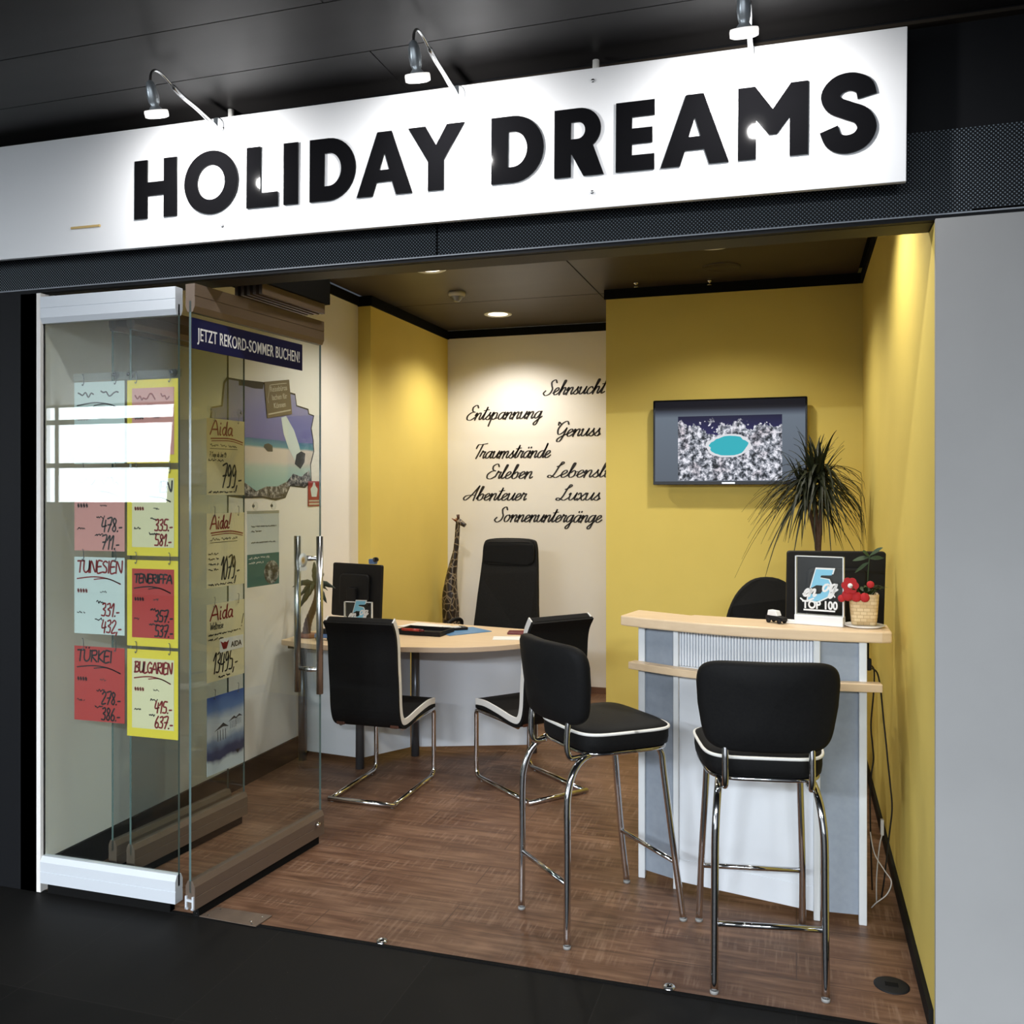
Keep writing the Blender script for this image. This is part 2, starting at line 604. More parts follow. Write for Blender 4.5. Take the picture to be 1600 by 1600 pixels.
def catmull(pts, k=6, closed=False):
    P = [Vector((*p, 0)) if len(p) == 2 else Vector(p) for p in pts]
    n = len(P)
    if n < 3 and not closed:
        return P
    out = []
    for i in range(n if closed else n - 1):
        if closed:
            a, b, c, d = P[(i - 1) % n], P[i], P[(i + 1) % n], P[(i + 2) % n]
        else:
            a, b, c, d = P[max(i - 1, 0)], P[i], P[i + 1], P[min(i + 2, n - 1)]
        for j in range(k):
            u = j / k
            out.append(0.5 * ((2 * b) + (c - a) * u + (2 * a - 5 * b + 4 * c - d) * u * u + (3 * b - a - 3 * c + d) * u ** 3))
    if not closed:
        out.append(P[-1])
    return out


def rrect(w, h, r, n=5, cx=0, cy=0):
    out = []
    for (sx, sy, a0) in ((1, 1, 0), (-1, 1, 90), (-1, -1, 180), (1, -1, 270)):
        for i in range(n + 1):
            a = R(a0 + 90 * i / n)
            out.append((cx + sx * (w / 2 - r) + r * math.cos(a), cy + sy * (h / 2 - r) + r * math.sin(a)))
    return out


# ------------------------------------------------------------------ pen strokes: cursive, hand print
CUR = {
    'a': (1.05, [[(.85, .85), (.55, 1), (.2, .75), (.1, .35), (.3, .02), (.6, .2), (.85, .9)], [(.85, .98), (.8, .3), (.92, .02), (1.15, .25)]]),
    'b': (1.0, [[(0, .25), (.35, 1.3), (.47, 1.9), (.3, 1.95), (.2, 1.2), (.18, .3), (.4, .0), (.75, .2), (.8, .7), (.6, .95), (.3, .65)], [(.78, .75), (1.05, .8)]]),
    'c': (.8, [[(.7, .8), (.5, 1), (.2, .75), (.1, .35), (.3, .02), (.6, .1), (.9, .4)]]),
    'd': (1.05, [[(.85, .85), (.55, 1), (.2, .75), (.1, .35), (.3, .02), (.6, .2), (.88, 1.2), (.95, 1.95)], [(.95, 1.95), (.85, .4), (.95, .03), (1.15, .25)]]),
    'e': (.8, [[(0, .25), (.35, .45), (.65, .75), (.5, 1), (.22, .8), (.12, .35), (.3, .02), (.6, .1), (.88, .38)]]),
    'g': (1.05, [[(.85, .85), (.55, 1), (.2, .75), (.1, .35), (.3, .05), (.6, .25), (.85, .95)], [(.87, .98), (.8, 0), (.7, -.7), (.45, -.9), (.3, -.65), (.6, -.25), (1.15, .3)]]),
    'h': (1.0, [[(0, .25), (.35, 1.3), (.47, 1.9), (.3, 1.95), (.22, 1.2), (.15, .0)], [(.17, .3), (.4, .85), (.65, 1), (.75, .75), (.7, .25), (.82, .02), (1.05, .25)]]),
    'i': (.5, [[(.05, .3), (.2, 1), (.13, .3), (.25, .02), (.55, .25)], [(.27, 1.42), (.29, 1.5)]]),
    'l': (.52, [[(0, .25), (.3, 1.2), (.44, 1.85), (.3, 1.95), (.18, 1.2), (.13, .3), (.27, .02), (.57, .25)]]),
    'm': (1.45, [[(0, .6), (.12, .98), (.2, .8), (.13, 0)], [(.15, .35), (.35, .85), (.55, 1), (.65, .75), (.6, 0)], [(.63, .35), (.85, .85), (1.08, 1), (1.18, .75), (1.12, .25), (1.25, .02), (1.5, .25)]]),
    'n': (1.0, [[(0, .6), (.12, .98), (.2, .8), (.13, 0)], [(.15, .35), (.4, .85), (.65, 1), (.75, .75), (.7, .25), (.82, .02), (1.05, .25)]]),
    'o': (1.0, [[(.6, .97), (.25, .85), (.1, .4), (.3, .02), (.65, .12), (.8, .6), (.6, .97), (.75, .85), (1.0, .9)]]),
    'p': (1.0, [[(0, .5), (.2, 1.05), (.15, .2), (.08, -.9)], [(.15, .4), (.45, .95), (.75, .85), (.75, .3), (.45, .02), (.2, .2)], [(.6, .08), (1.05, .25)]]),
    'r': (.75, [[(0, .3), (.2, 1.08), (.3, .88), (.6, .95), (.5, .4), (.58, .03), (.8, .25)]]),
    's': (.7, [[(0, .2), (.35, .75), (.45, 1.05), (.42, .75), (.6, .3), (.4, .0), (.1, .1)], [(.45, .03), (.75, .25)]]),
    't': (.62, [[(0, .25), (.3, 1.0), (.42, 1.75)], [(.42, 1.75), (.25, .4), (.35, .02), (.67, .25)], [(.02, 1.3), (.75, 1.42)]]),
    'u': (1.05, [[(.0, .8), (.15, 1), (.12, .3), (.3, .02), (.6, .25), (.85, .95)], [(.86, 1), (.78, .3), (.9, .02), (1.1, .25)]]),
    'x': (.9, [[(.0, .8), (.25, 1), (.5, .2), (.75, .0), (.95, .25)], [(.85, 1), (.1, .0)]]),
    'S': (1.25, [[(1.3, 1.72), (1.0, 2.1), (.6, 1.8), (.75, 1.3), (1.0, .8), (.85, .2), (.35, -.05), (-.05, .25), (.15, .6)]]),
    'E': (1.2, [[(1.25, 1.75), (.95, 2.1), (.5, 1.8), (.6, 1.3), (1.0, 1.12)], [(1.0, 1.12), (.5, 1.05), (.1, .6), (.2, .1), (.7, .0), (1.2, .35)]]),
    'G': (1.45, [[(1.3, 1.7), (1.0, 2.1), (.5, 1.8), (.2, 1.0), (.45, .3), (.9, .5), (1.25, 1.1)], [(1.25, 1.15), (1.15, .2), (.95, -.6), (.6, -.7), (.55, -.35), (1.0, .05), (1.45, .3)], [(.05, 1.6), (.0, 2.0), (.3, 1.75)]]),
    'T': (1.0, [[(.05, 1.45), (.2, 1.95), (.7, 1.98), (1.5, 2.12)], [(.85, 1.98), (.7, 1.0), (.5, .0)]]),
    'L': (1.25, [[(.55, 1.5), (.9, 1.7), (1.2, 2.0), (1.0, 2.15), (.8, 1.6), (.55, .5), (.25, .0), (-.1, .1), (.05, .32), (.5, .12), (.85, .0), (1.3, .35)]]),
    'A': (1.35, [[(1.2, 2.05), (.5, .75), (-.1, .05), (-.45, .25), (-.25, .62), (.4, .75), (1.0, .72)], [(1.2, 2.05), (1.05, 1.0), (1.0, .0)]]),
}
CUR['ä'] = (1.05, CUR['a'][1] + [[(.42, 1.4), (.45, 1.48)], [(.78, 1.42), (.81, 1.5)]])
PRN = {
    'A': (.75, [[(0, 0), (.38, 1), (.7, 0)], [(.1, .35), (.62, .38)]]),
    'B': (.65, [[(.08, 0), (.1, 1)], [(.0, .95), (.45, .98), (.5, .7), (.12, .52)], [(.12, .52), (.55, .42), (.55, .08), (.02, .0)]]),
    'D': (.7, [[(.08, 0), (.1, 1)], [(0, 1), (.5, .85), (.62, .4), (.4, .05), (0, 0)]]),
    'E': (.55, [[(.5, 1), (.08, .98), (.06, .0), (.5, .03)], [(.06, .5), (.42, .54)]]),
    'F': (.55, [[(.55, 1), (.1, .98), (.08, 0)], [(.08, .5), (.42, .54)]]),
    'G': (.68, [[(.6, .85), (.35, 1), (.08, .7), (.08, .25), (.35, 0), (.6, .15), (.6, .45), (.38, .45)]]),
    'I': (.25, [[(.1, 1), (.1, 0)]]),
    'K': (.6, [[(.08, 1), (.08, 0)], [(.55, 1), (.1, .45), (.58, 0)]]),
    'L': (.5, [[(.1, 1), (.06, 0), (.48, .04)]]),
    'M': (.85, [[(.05, 0), (.12, 1), (.42, .4), (.7, 1), (.78, 0)]]),
    'N': (.7, [[(.06, 0), (.1, 1), (.58, .03), (.62, 1.05)]]),
    'O': (.7, [[(.35, 1), (.06, .6), (.15, .1), (.45, .02), (.62, .5), (.35, 1)]]),
    'R': (.65, [[(.08, 0), (.1, 1)], [(0, .95), (.5, .98), (.5, .62), (.12, .5), (.58, 0)]]),
    'S': (.55, [[(.48, .9), (.25, 1), (.06, .75), (.42, .4), (.4, .05), (.05, .06)]]),
    'T': (.6, [[(0, .97), (.58, 1)], [(.3, .98), (.26, 0)]]),
    'U': (.68, [[(.06, 1), (.06, .25), (.3, 0), (.58, .3), (.6, 1)], [(.6, 1), (.6, 0)]]),
    'Ü': (.68, [[(.06, 1), (.06, .25), (.3, 0), (.58, .3), (.6, 1)], [(.18, 1.2), (.2, 1.24)], [(.46, 1.2), (.48, 1.24)]]),
    'a': (.5, [[(.38, .5), (.2, .56), (.05, .3), (.15, .03), (.32, .15), (.4, .52), (.4, .1), (.48, .02)]]),
    'd': (.5, [[(.36, .5), (.2, .56), (.05, .3), (.15, .03), (.32, .15), (.42, 1.0), (.4, .1), (.48, .02)]]),
    'i': (.25, [[(.1, .56), (.1, .05), (.18, .02)], [(.1, .8), (.11, .84)]]),
    'e': (.45, [[(.06, .3), (.36, .34), (.24, .56), (.06, .35), (.14, .04), (.4, .1)]]),
    'r': (.38, [[(.08, .55), (.08, 0)], [(.08, .35), (.2, .54), (.36, .5)]]),
    's': (.4, [[(.34, .5), (.14, .54), (.1, .38), (.32, .22), (.26, .02), (.05, .06)]]),
    't': (.38, [[(.18, .9), (.14, .08), (.3, .04)], [(.02, .6), (.34, .64)]]),
    'l': (.22, [[(.1, 1), (.08, .06), (.18, .02)]]),
    'g': (.48, [[(.36, .5), (.18, .56), (.05, .32), (.15, .06), (.36, .2), (.38, .5), (.34, -.25), (.1, -.3)]]),
    'b': (.48, [[(.1, 1), (.07, .05), (.3, .02), (.4, .3), (.25, .54), (.08, .35)]]),
    'n': (.48, [[(.06, .54), (.06, 0)], [(.06, .3), (.25, .55), (.38, .4), (.38, 0)]]),
    'J': (.45, [[(.36, 1), (.34, .15), (.16, 0), (.03, .15)]]),
    'W': (.9, [[(0, 1), (.2, 0), (.42, .7), (.62, 0), (.85, 1)]]),
    '0': (.55, [[(.28, 1), (.05, .6), (.12, .1), (.34, .02), (.48, .5), (.28, 1)]]),
    '1': (.38, [[(.02, .65), (.28, 1), (.22, 0)]]),
    '2': (.55, [[(.06, .8), (.3, 1), (.46, .75), (.06, .02), (.5, .06)]]),
    '3': (.52, [[(.08, .92), (.36, 1), (.4, .7), (.18, .54), (.42, .4), (.36, .05), (.04, .06)]]),
    '4': (.55, [[(.14, 1), (.05, .4), (.5, .45)], [(.4, .85), (.34, 0)]]),
    '5': (.55, [[(.5, 1), (.16, .98), (.1, .58), (.42, .5), (.42, .08), (.05, .05)]]),
    '6': (.52, [[(.36, 1), (.1, .5), (.1, .1), (.34, .02), (.44, .3), (.24, .48), (.08, .28)]]),
    '7': (.55, [[(.04, .97), (.5, 1), (.2, 0)], [(.12, .5), (.46, .54)]]),
    '8': (.52, [[(.4, .85), (.2, 1), (.1, .75), (.4, .3), (.3, .02), (.08, .2), (.36, .65), (.4, .85)]]),
    '9': (.52, [[(.4, .75), (.2, 1), (.06, .72), (.22, .5), (.42, .75), (.36, .1), (.12, 0)]]),
    '.': (.22, [[(.08, .02), (.11, .05)]]),
    ',': (.24, [[(.12, .08), (.04, -.15)]]),
    '-': (.38, [[(.04, .3), (.3, .32)]]),
    '!': (.3, [[(.2, 1.1), (.1, .3)], [(.07, .03), (.09, .07)]]),
    '*': (.5, [[(.05, .35), (.42, .5)], [(.24, .7), (.2, .12)], [(.08, .62), (.4, .2)]]),
    '(': (.3, [[(.25, 1.1), (.08, .5), (.25, -.1)]]),
    ' ': (.35, []),
}


def pen(mb, text, font, x, z, size, width, shear=0.0, mi=0, y=0.0, track=1.0, squeeze=1.0, contrast=0.0, rise=0.0):
    """write TEXT with a pen: flat ribbons in the XZ plane at y, returns the end x"""
    cx = 0.0
    for ch in text:
        if ch not in font:
            cx += 0.5
            continue
        wd, strokes = font[ch]
        for st in strokes:
            pts = [((p[0] + cx) * squeeze + p[1] * shear, p[1]) for p in st]
            line(mb, [(x + a * size, z + b * size + rise * (a * size)) for a, b in pts], width, mi, y, contrast)
        cx += wd * track
    return x + cx * size * squeeze


def line(mb, pts, width, mi=0, y=0.0, contrast=0.0, k=6):
    c = catmull(pts, k)
    n = len(c)
    vs, fs = [], []
    for i, p in enumerate(c):
        d = c[min(i + 1, n - 1)] - c[max(i - 1, 0)]
        if d.length < 1e-9:
            d = Vector((1, 0, 0))
        d.normalize()
        nx = Vector((-d.y, d.x, 0))
        wv = width * (1 - contrast + contrast * abs(d.y) * 1.5) / 2
        for sgn in (1, -1):
            q = p + nx * wv * sgn
            vs.append((q.x, y, q.y))
    for i in range(n - 1):
        fs.append((2 * i, 2 * i + 1, 2 * i + 3, 2 * i + 2))
    mb.add(vs, fs, mi)
    for p, i in ((c[0], 0), (c[-1], n - 1)):
        rr = (Vector(vs[2 * i]) - Vector(vs[2 * i + 1])).length / 2
        mb.add([(p.x + rr * math.cos(a * PI / 4), y - 0.00003, p.y + rr * math.sin(a * PI / 4)) for a in range(8)], [list(range(8))], mi)


def scribble(mb, x0, x1, z, h, width, mi=0, y=0.0, seed=1):
    """illegible handwriting"""
    rnd = random.Random(seed)
    x = x0
    while x < x1:
        wl = min(rnd.uniform(2.5, 5) * h, x1 - x)
        pts, u = [], 0
        while u < wl:
            pts.append((x + u, z + rnd.uniform(0, 1.0) * h))
            u += h * rnd.uniform(0.22, 0.45)
        if len(pts) > 2:
            line(mb, pts, width, mi, y, k=3)
        x += wl + h * 0.8


def text_mesh(name, s, mats, size, parent, loc, rot=(R(90), 0, 0), bold=0.0, sx=1.0, align='LEFT', extrude=0.0005, space=1.0):
    cu = bpy.data.curves.new('tmp', 'FONT')
    cu.body = s
    cu.size = size
    cu.offset = bold
    cu.extrude = extrude
    cu.space_character = space
    cu.align_x = align
    to = bpy.data.objects.new('tmp', cu)
    COL.objects.link(to)
    dg = bpy.context.evaluated_depsgraph_get()
    me = bpy.data.meshes.new_from_object(to.evaluated_get(dg))
    bpy.data.objects.remove(to)
    bpy.data.curves.remove(cu)
    me.name = name
    me.materials.clear()
    me.materials.append(MATS[mats])
    for p in me.polygons:
        p.material_index = 0
    o = bpy.data.objects.new(name, me)
    COL.objects.link(o)
    o.parent = parent
    o.location = loc
    o.rotation_euler = rot
    o.scale = (sx, 1, 1)
    return o


def outline_mesh(name, loops, mat_name, parent, loc, depth, scale=1.0, bevel=0.0):
    """filled outlines (with holes) in XZ, front face towards -Y"""
    cu = bpy.data.curves.new('tmp', 'CURVE')
    cu.dimensions = '2D'
    cu.fill_mode = 'BOTH'
    cu.extrude = depth / 2
    for lp in loops:
        sp = cu.splines.new('POLY')
        sp.points.add(len(lp) - 1)
        for i, p in enumerate(lp):
            sp.points[i].co = (p[0] * scale, p[1] * scale, 0, 1)
        sp.use_cyclic_u = True
    to = bpy.data.objects.new('tmp', cu)
    COL.objects.link(to)
    dg = bpy.context.evaluated_depsgraph_get()
    me = bpy.data.meshes.new_from_object(to.evaluated_get(dg))
    bpy.data.objects.remove(to)
    bpy.data.curves.remove(cu)
    me.name = name
    me.transform(Matrix.Rotation(R(90), 4, 'X'))
    me.materials.clear()
    me.materials.append(MATS[mat_name])
    for p in me.polygons:
        p.material_index = 0
    o = bpy.data.objects.new(name, me)
    COL.objects.link(o)
    o.parent = parent
    o.location = loc
    return o


# ------------------------------------------------------------------ the setting
RW, LW, BACK, TVW, CE = 0.39, -2.89, 4.21, 3.06, 2.955
struct('floor', box((LW - .1, 0, -.06), (RW + .1, BACK + .1, 0)), 'floor_wood')
struct('floor_passage', box((-14.5, -9, -.06), (6, 0, -0.002)), 'passage_tile')
struct('trim_1', box((LW, -.012, -.004), (RW, 0.004, 0.0015)), 'gap_black')          # dark joint along the threshold
struct('wall_left', box((LW - .1, -0.02, 0), (LW, .125, 2.40)).box((LW - .1, .125, 0), (LW, BACK + .1, 2.95)), 'white_paint')
struct('wall_back', box((LW, BACK, 0), (-1.0, BACK + .1, 3.0)), 'white_paint')
struct('wall_pilaster', box((LW, 2.755, 0), (-2.795, BACK, 2.885)), 'yellow_paint')
struct('wall_television', box((-1.214, TVW, 0), (RW, BACK + .1, 3.0)), 'yellow_paint')
struct('wall_right', box((RW, 0.0, 0), (RW + .1, .125, 2.40)).box((RW, .125, 0), (RW + .1, BACK + .1, 2.95)), 'yellow_paint')
struct('baseboard_left', box((LW, 0.02, 0), (LW + .014, 2.755, .125)), 'skirting_black')
struct('baseboard_right', box((RW - .014, 0.02, 0), (RW, TVW, .06)), 'skirting_black')
struct('baseboard_back', box((-2.795, BACK - .012, 0), (-1.214, BACK, .05)), 'skirting_wood')
# shop ceiling of dark metal panels with open joints
mb = MB()
xs, ys = [LW + .03, -1.226, -1.214, RW - .03], [0.12, 1.55, 1.556, 2.87, 2.878, BACK - .03]
for (x0, x1) in ((LW + .03, -1.284), (-1.276, RW - .03)):
    for (y0, y1) in ((0.12, 1.70), (1.708, 3.156), (3.166, BACK - .03)):
        mb.box((x0, y0, CE), (x1, y1, CE + .02))
struct('ceiling', mb, 'ceiling_metal')
struct('trim_9', box((LW, .125, 2.89), (LW + .012, 2.745, 2.953)), 'gap_black')
struct('trim_10', box((LW, 2.745, 2.886), (-2.783, BACK, 2.953)), 'gap_black')
struct('trim_11', box((-2.783, BACK - .012, 2.89), (-1.214, BACK, 2.953)), 'gap_black')
struct('trim_12', box((-1.226, TVW - .012, 2.89), (RW, TVW, 2.953)), 'gap_black')
struct('trim_13', box((RW - .012, .125, 2.89), (RW, TVW - .012, 2.953)), 'gap_black')
struct('ceiling_void', box((LW, 0.1, CE + .03), (RW, BACK, CE + .06)), 'gap_black')
# passage ceiling: 30 cm panels running along the shopfront
mb = MB()
y = 0.0
ends = [-14.0, -1.62, 1.4, 5.8]
k = 0
while y > -8.9:
    off = -1.302 if k % 2 == 0 else -3.1
    cuts = [-14.0, off, off + 3.0, off + 6.0, 6.0]
    for a, b in zip(cuts[:-1], cuts[1:]):
        mb.box((a + .002, y - .296, 3.012), (b - .002, y, 3.03))
    y -= .30
    k += 1
struct('ceiling_passage', mb, 'passage_ceiling_metal')
struct('ceiling_passage_void', box((-14.2, -9, 3.04), (6, 0.1, 3.07)), 'gap_black')
# header over the opening
struct('wall_header', box((-3.6, 0.012, 2.43), (2.6, 0.12, 3.03)), 'header_dark')
struct('trim_2', box((-3.6, 0.0, 2.425), (-1.196, 0.012, 2.67)), 'perforated_sheet')
struct('trim_3', box((-1.188, 0.0, 2.425), (2.6, 0.012, 2.67)), 'perforated_sheet')
struct('trim_4', box((-3.6, -.008, 2.418), (2.6, 0.02, 2.4225)), 'trim_line')
struct('trim_8', box((-3.6, -.003, 2.406), (2.6, 0.018, 2.4175)), 'header_dark')
struct('trim_5', box((LW, 0.02, 2.405), (RW, 0.13, 2.43)), 'trim_brown')
struct('trim_6', box((-3.6, -0.02, 2.985), (2.6, 0.012, 2.995)), 'trim_brown')
# the neighbouring piers and the far sides of the passage
struct('wall_pier_right', box((RW, -0.02, 0), (2.6, 0.0, 2.405)), 'passage_wall')
struct('wall_pier_right_core', box((RW + .1, 0.0, 0), (2.6, .1, 2.43)), 'passage_wall')
struct('wall_pier_left', box((-3.6, -0.02, 0), (LW - .02, .1, 2.405)), 'header_dark')
struct('wall_passage_left_neighbour', box((-14.2, 0.0, 0), (-3.6, .1, 3.03)), 'passage_wall')
struct('wall_passage_right_neighbour', box((2.6, 0.0, 0), (6, .1, 3.03)), 'passage_wall')
mb = MB()
mb.box((-14.2, -9.1, 0), (6, -9, 1.45)).box((-14.2, -9.1, 2.98), (6, -9, 3.03))
mb.prism([(-9.35, 1.45), (6, 1.45), (6, 2.98), (-9.21, 2.98)], -9.1, -9, axis='y')
struct('wall_passage_opposite', mb, 'passage_wall')
w2 = thing('window_2', None, None, kind='structure')
mb = box((-14.2, -9.06, 1.45), (-9.2, -9.04, 2.98))
mb.build('pane', 'daylight', w2)
mb = MB()
for zz in (2.0, 2.70):
    mb.box((-14.2, -9.04, zz), (-9.22, -9.0, zz + .08))
for xx in (-13.0, -11.5):
    mb.box((xx, -9.04, 1.45), (xx + .05, -9.0, 2.98))
mb.build('window_frame', 'header_dark', w2)

# ------------------------------------------------------------------ glass front and parked sliding panels
def rail_prof(h, t=.022):
    """half rounded section of a clamp rail: (u, z) with a groove line"""
    return [(-t, 0), (t, 0), (t, h * .42), (t - .002, h * .43), (t - .002, h * .45), (t, h * .46), (t, h * .8), (t * .55, h), (-t * .55, h), (-t, h * .8),
            (-t, h * .46), (-t + .002, h * .45), (-t + .002, h * .43), (-t, h * .42)]


def glass_panel(name, p0, p1, rail_mat, label=None):
    (x0, y0), (x1, y1) = p0, p1
    L = math.hypot(x1 - x0, y1 - y0)
    t_ = thing(name, label, None, (x0, y0, 0), math.atan2(y1 - y0, x1 - x0), kind='structure')
    mb = MB()
    a, b = (0, -.005, .10), (L, .005, 2.32)
    mb.add([(0, -.005, .1), (L, -.005, .1), (L, -.005, 2.32), (0, -.005, 2.32)], [(0, 1, 2, 3)], 0)
    mb.add([(0, .005, .1), (L, .005, .1), (L, .005, 2.32), (0, .005, 2.32)], [(3, 2, 1, 0)], 0)
    for xx in (0, L):
        mb.add([(xx, -.005, .1), (xx, .005, .1), (xx, .005, 2.32), (xx, -.005, 2.32)], [(0, 1, 2, 3)], 1)
    mb.build('glass_pane', ['pane_glass', 'glass_edge'], t_)
    MB().prism(rail_prof(.106), 0, L, axis='x').build('bottom_rail', rail_mat, t_, (0, 0, .038))
    mb = MB().prism([(u, .106 - z) for u, z in rail_prof(.106)][::-1], 0, L, axis='x')
    mb.build('top_rail', rail_mat, t_, (0, 0, 2.278))
    box((.03, -.014, 0.002), (L - .03, .014, .0385)).build('gap_strip', 'gap_black', t_)  # black strip filling the gap between bottom rail and floor
    mb = MB()
    mb.box((.004, -.016, .036), (.03, .016, .06)).box((L - .03, -.016, .036), (L - .004, .016, .06)).box((0.03, -.008, .0), (.06, .008, .04))
    mb.box((L - .06, -.008, 0.0), (L - .03, .008, .04))
    mb.build('end_bolt', 'steel', t_)
    return t_


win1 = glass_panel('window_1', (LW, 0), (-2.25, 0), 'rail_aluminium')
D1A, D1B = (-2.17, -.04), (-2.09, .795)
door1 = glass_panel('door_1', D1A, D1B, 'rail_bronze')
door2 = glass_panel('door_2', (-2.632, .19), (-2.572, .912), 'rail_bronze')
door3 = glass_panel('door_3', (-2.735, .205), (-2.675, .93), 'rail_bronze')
L1 = math.hypot(D1B[0] - D1A[0], D1B[1] - D1A[1])
# H-shaped end section of the lower rail, white cap
mb = MB().box((-.006, -.02, 0.0), (0, -.012, .05)).box((-.006, .012, 0), (0, .02, .05)).box((-.006, -.012, .03), (0, .012, .038)).box((-.006, -.02, .0), (0, -.008, .006)).box((-.006, .008, .0), (0, .02, .006))
mb.build('end_cap', 'rail_aluminium', door1, (0, 0, .038))
mb = MB().lathe([(0, 0), (.012, 0), (.012, .014), (.006, .02), (0, .02)], 14, M=Matrix.Rotation(R(90), 3, 'X'))
mb.build('lock_knob', 'chrome', door1, (L1 - .06, -.022, .1))
# pull handle through the glass: two bars and two cross tubes
h = MB()
for sy in (-.06, .06):
    h.tube([(0, sy, .70), (0, sy, 1.405)], .0155, 16)
hd = h.build('pull_handle', 'steel', door1, (L1 - .090, 0, 0))
mb = MB()
for zz in (.806, 1.305):
    mb.tube([(0, -.06, zz), (0, .06, zz)], .009, 12)
    mb.tube([(0, -.02, zz), (0, .02, zz)], .012, 12)
mb.build('crossbar', 'steel', hd)

# overhead parking track above the panels: dark housing with ribbed bronze guides
trk = thing('trim_7', None, None, (-2.15, .30, 2.41), R(86), kind='structure')
mb = MB()
for i in range(5):
    mb.box((0, -.075 + i * .03, 0.0), (.46, -.06 + i * .03, .045))
mb.build('guide_rib', 'rail_bronze', trk)
box((-.05, -.09, .0451), (.48, .09, .42)).build('housing', 'gap_black', trk)

# ------------------------------------------------------------------ shop sign
SX = -1.1
sign = thing('shop_sign', 'long white fascia sign with raised black capital letters above the shop opening', 'sign', (SX, -.1, 2.7317), rot=(0, .0075, 0))
box((-2.2, 0, -.2235), (1.404, .02, .2235)).build('panel', 'sign_white', sign, bevel=.002)
C1 = .217


def arc(cx, cy, rx, ry, a0, a1, n=18):
    return [(cx + rx * math.cos(R(a0 + (a1 - a0) * i / n)), cy + ry * math.sin(R(a0 + (a1 - a0) * i / n))) for i in range(n + 1)]


def ltr(ch):
    s = .262
    if ch == 'H':
        return [[(0, 0), (0, 1), (s, 1), (s, .615), (.6, .615), (.6, 1), (.862, 1), (.862, 0), (.6, 0), (.6, .385), (s, .385), (s, 0)]]
    if ch == 'O':
        return [arc(.525, .5, .525, .53, 0, 360, 48)[:-1], arc(.525, .5, .268, .29, 0, 360, 40)[:-1]]
    if ch == 'L':
        return [[(0, 0), (0, 1), (s, 1), (s, .235), (.585, .235), (.585, 0)]]
    if ch == 'I':
        return [[(0, 0), (0, 1), (s, 1), (s, 0)]]
    if ch == 'D':
        return [[(0, 0), (0, 1)] + arc(.34, .5, .48, .5, 90, -90), [(s, .235), (s, .765)] + arc(.34, .5, .225, .265, 90, -90)]
    if ch == 'A':
        return [[(0, 0), (.355, 1), (.6, 1), (.955, 0), (.68, 0), (.61, .215), (.345, .215), (.275, 0)], [(.395, .40), (.478, .68), (.56, .40)]]
    if ch == 'Y':
        return [[(.335, 0), (.335, .455), (0, 1), (.29, 1), (.468, .70), (.645, 1), (.935, 1), (.6, .455), (.6, 0)]]
    if ch == 'R':
        return [[(0, 0), (0, 1)] + arc(.37, .685, .33, .315, 90, -50, 16) + [(.745, 0), (.44, 0), (.262, .33), (.25, .33), (.25, 0)],
                [(.25, .55), (.25, .80)] + arc(.35, .675, .115, .125, 90, -90, 12)]
    if ch == 'E':
        return [[(0, 0), (0, 1), (.56, 1), (.56, .775), (.235, .775), (.235, .61), (.53, .61), (.53, .39), (.235, .39), (.235, .225), (.56, .225), (.56, 0)]]
    if ch == 'M':
        return [[(0, 0), (0, 1), (.23, 1), (.467, .665), (.705, 1), (.935, 1), (.935, 0), (.69, 0), (.69, .545), (.52, .32), (.415, .32), (.245, .545), (.245, 0)]]
    if ch == 'S':
        c = catmull([(.60, .70), (.555, .84), (.40, .915), (.235, .885), (.135, .76), (.19, .62), (.355, .53), (.53, .44), (.60, .28), (.52, .13), (.35, .075), (.19, .13), (.115, .30)], 6)
        wd = .122
        lft, rgt = [], []
        for i, p in enumerate(c):
            d = (c[min(i + 1, len(c) - 1)] - c[max(i - 1, 0)]).normalized()
            nx = Vector((-d.y, d.x, 0))
            lft.append(((p + nx * wd).x, (p + nx * wd).y))
            rgt.append(((p - nx * wd).x, (p - nx * wd).y))
        return [lft + rgt[::-1]]


for ch, lx in (('H', -2.366), ('O', -2.146), ('L', -1.883), ('I', -1.732), ('D', -1.628), ('A', -1.445), ('Y', -1.254), ('D', -.957), ('R', -.743), ('E', -.543), ('A', -.402), ('M', -.169), ('S', .066)):
    outline_mesh('letter', ltr(ch), 'sign_black', sign, (lx - SX, -.004, -.1185), .006, C1)
box((-1.56, -.006, -.131), (-1.425, 0, -.123)).build('gold_line', 'sign_gold', sign)
for sx_ in (-.885, .481):
    for sz in (.182, -.172):
        MB().lathe([(0, .006), (.004, .006), (.007, .002), (.007, 0)], 12, M=Matrix.Rotation(R(90), 3, 'X')).build('screw', 'steel', sign, (sx_, 0, sz))
for sx_ in (-.888, .479):
    MB().tube([(sx_, .05, .16), (sx_, .05, .27)], .011, 10).build('hanger_rod', 'piping_white', sign)
    box((sx_ - .02, .02, .16), (sx_ + .02, .06, .21)).build('hanger_clip', 'steel', sign)

lampsX = (-2.009, -1.078, -.13)
lamp_lab = ('silver gooseneck sign lamp mounted above the first letters H and O', 'silver gooseneck sign lamp mounted above the letter Y', 'silver gooseneck sign lamp mounted above the letter M')


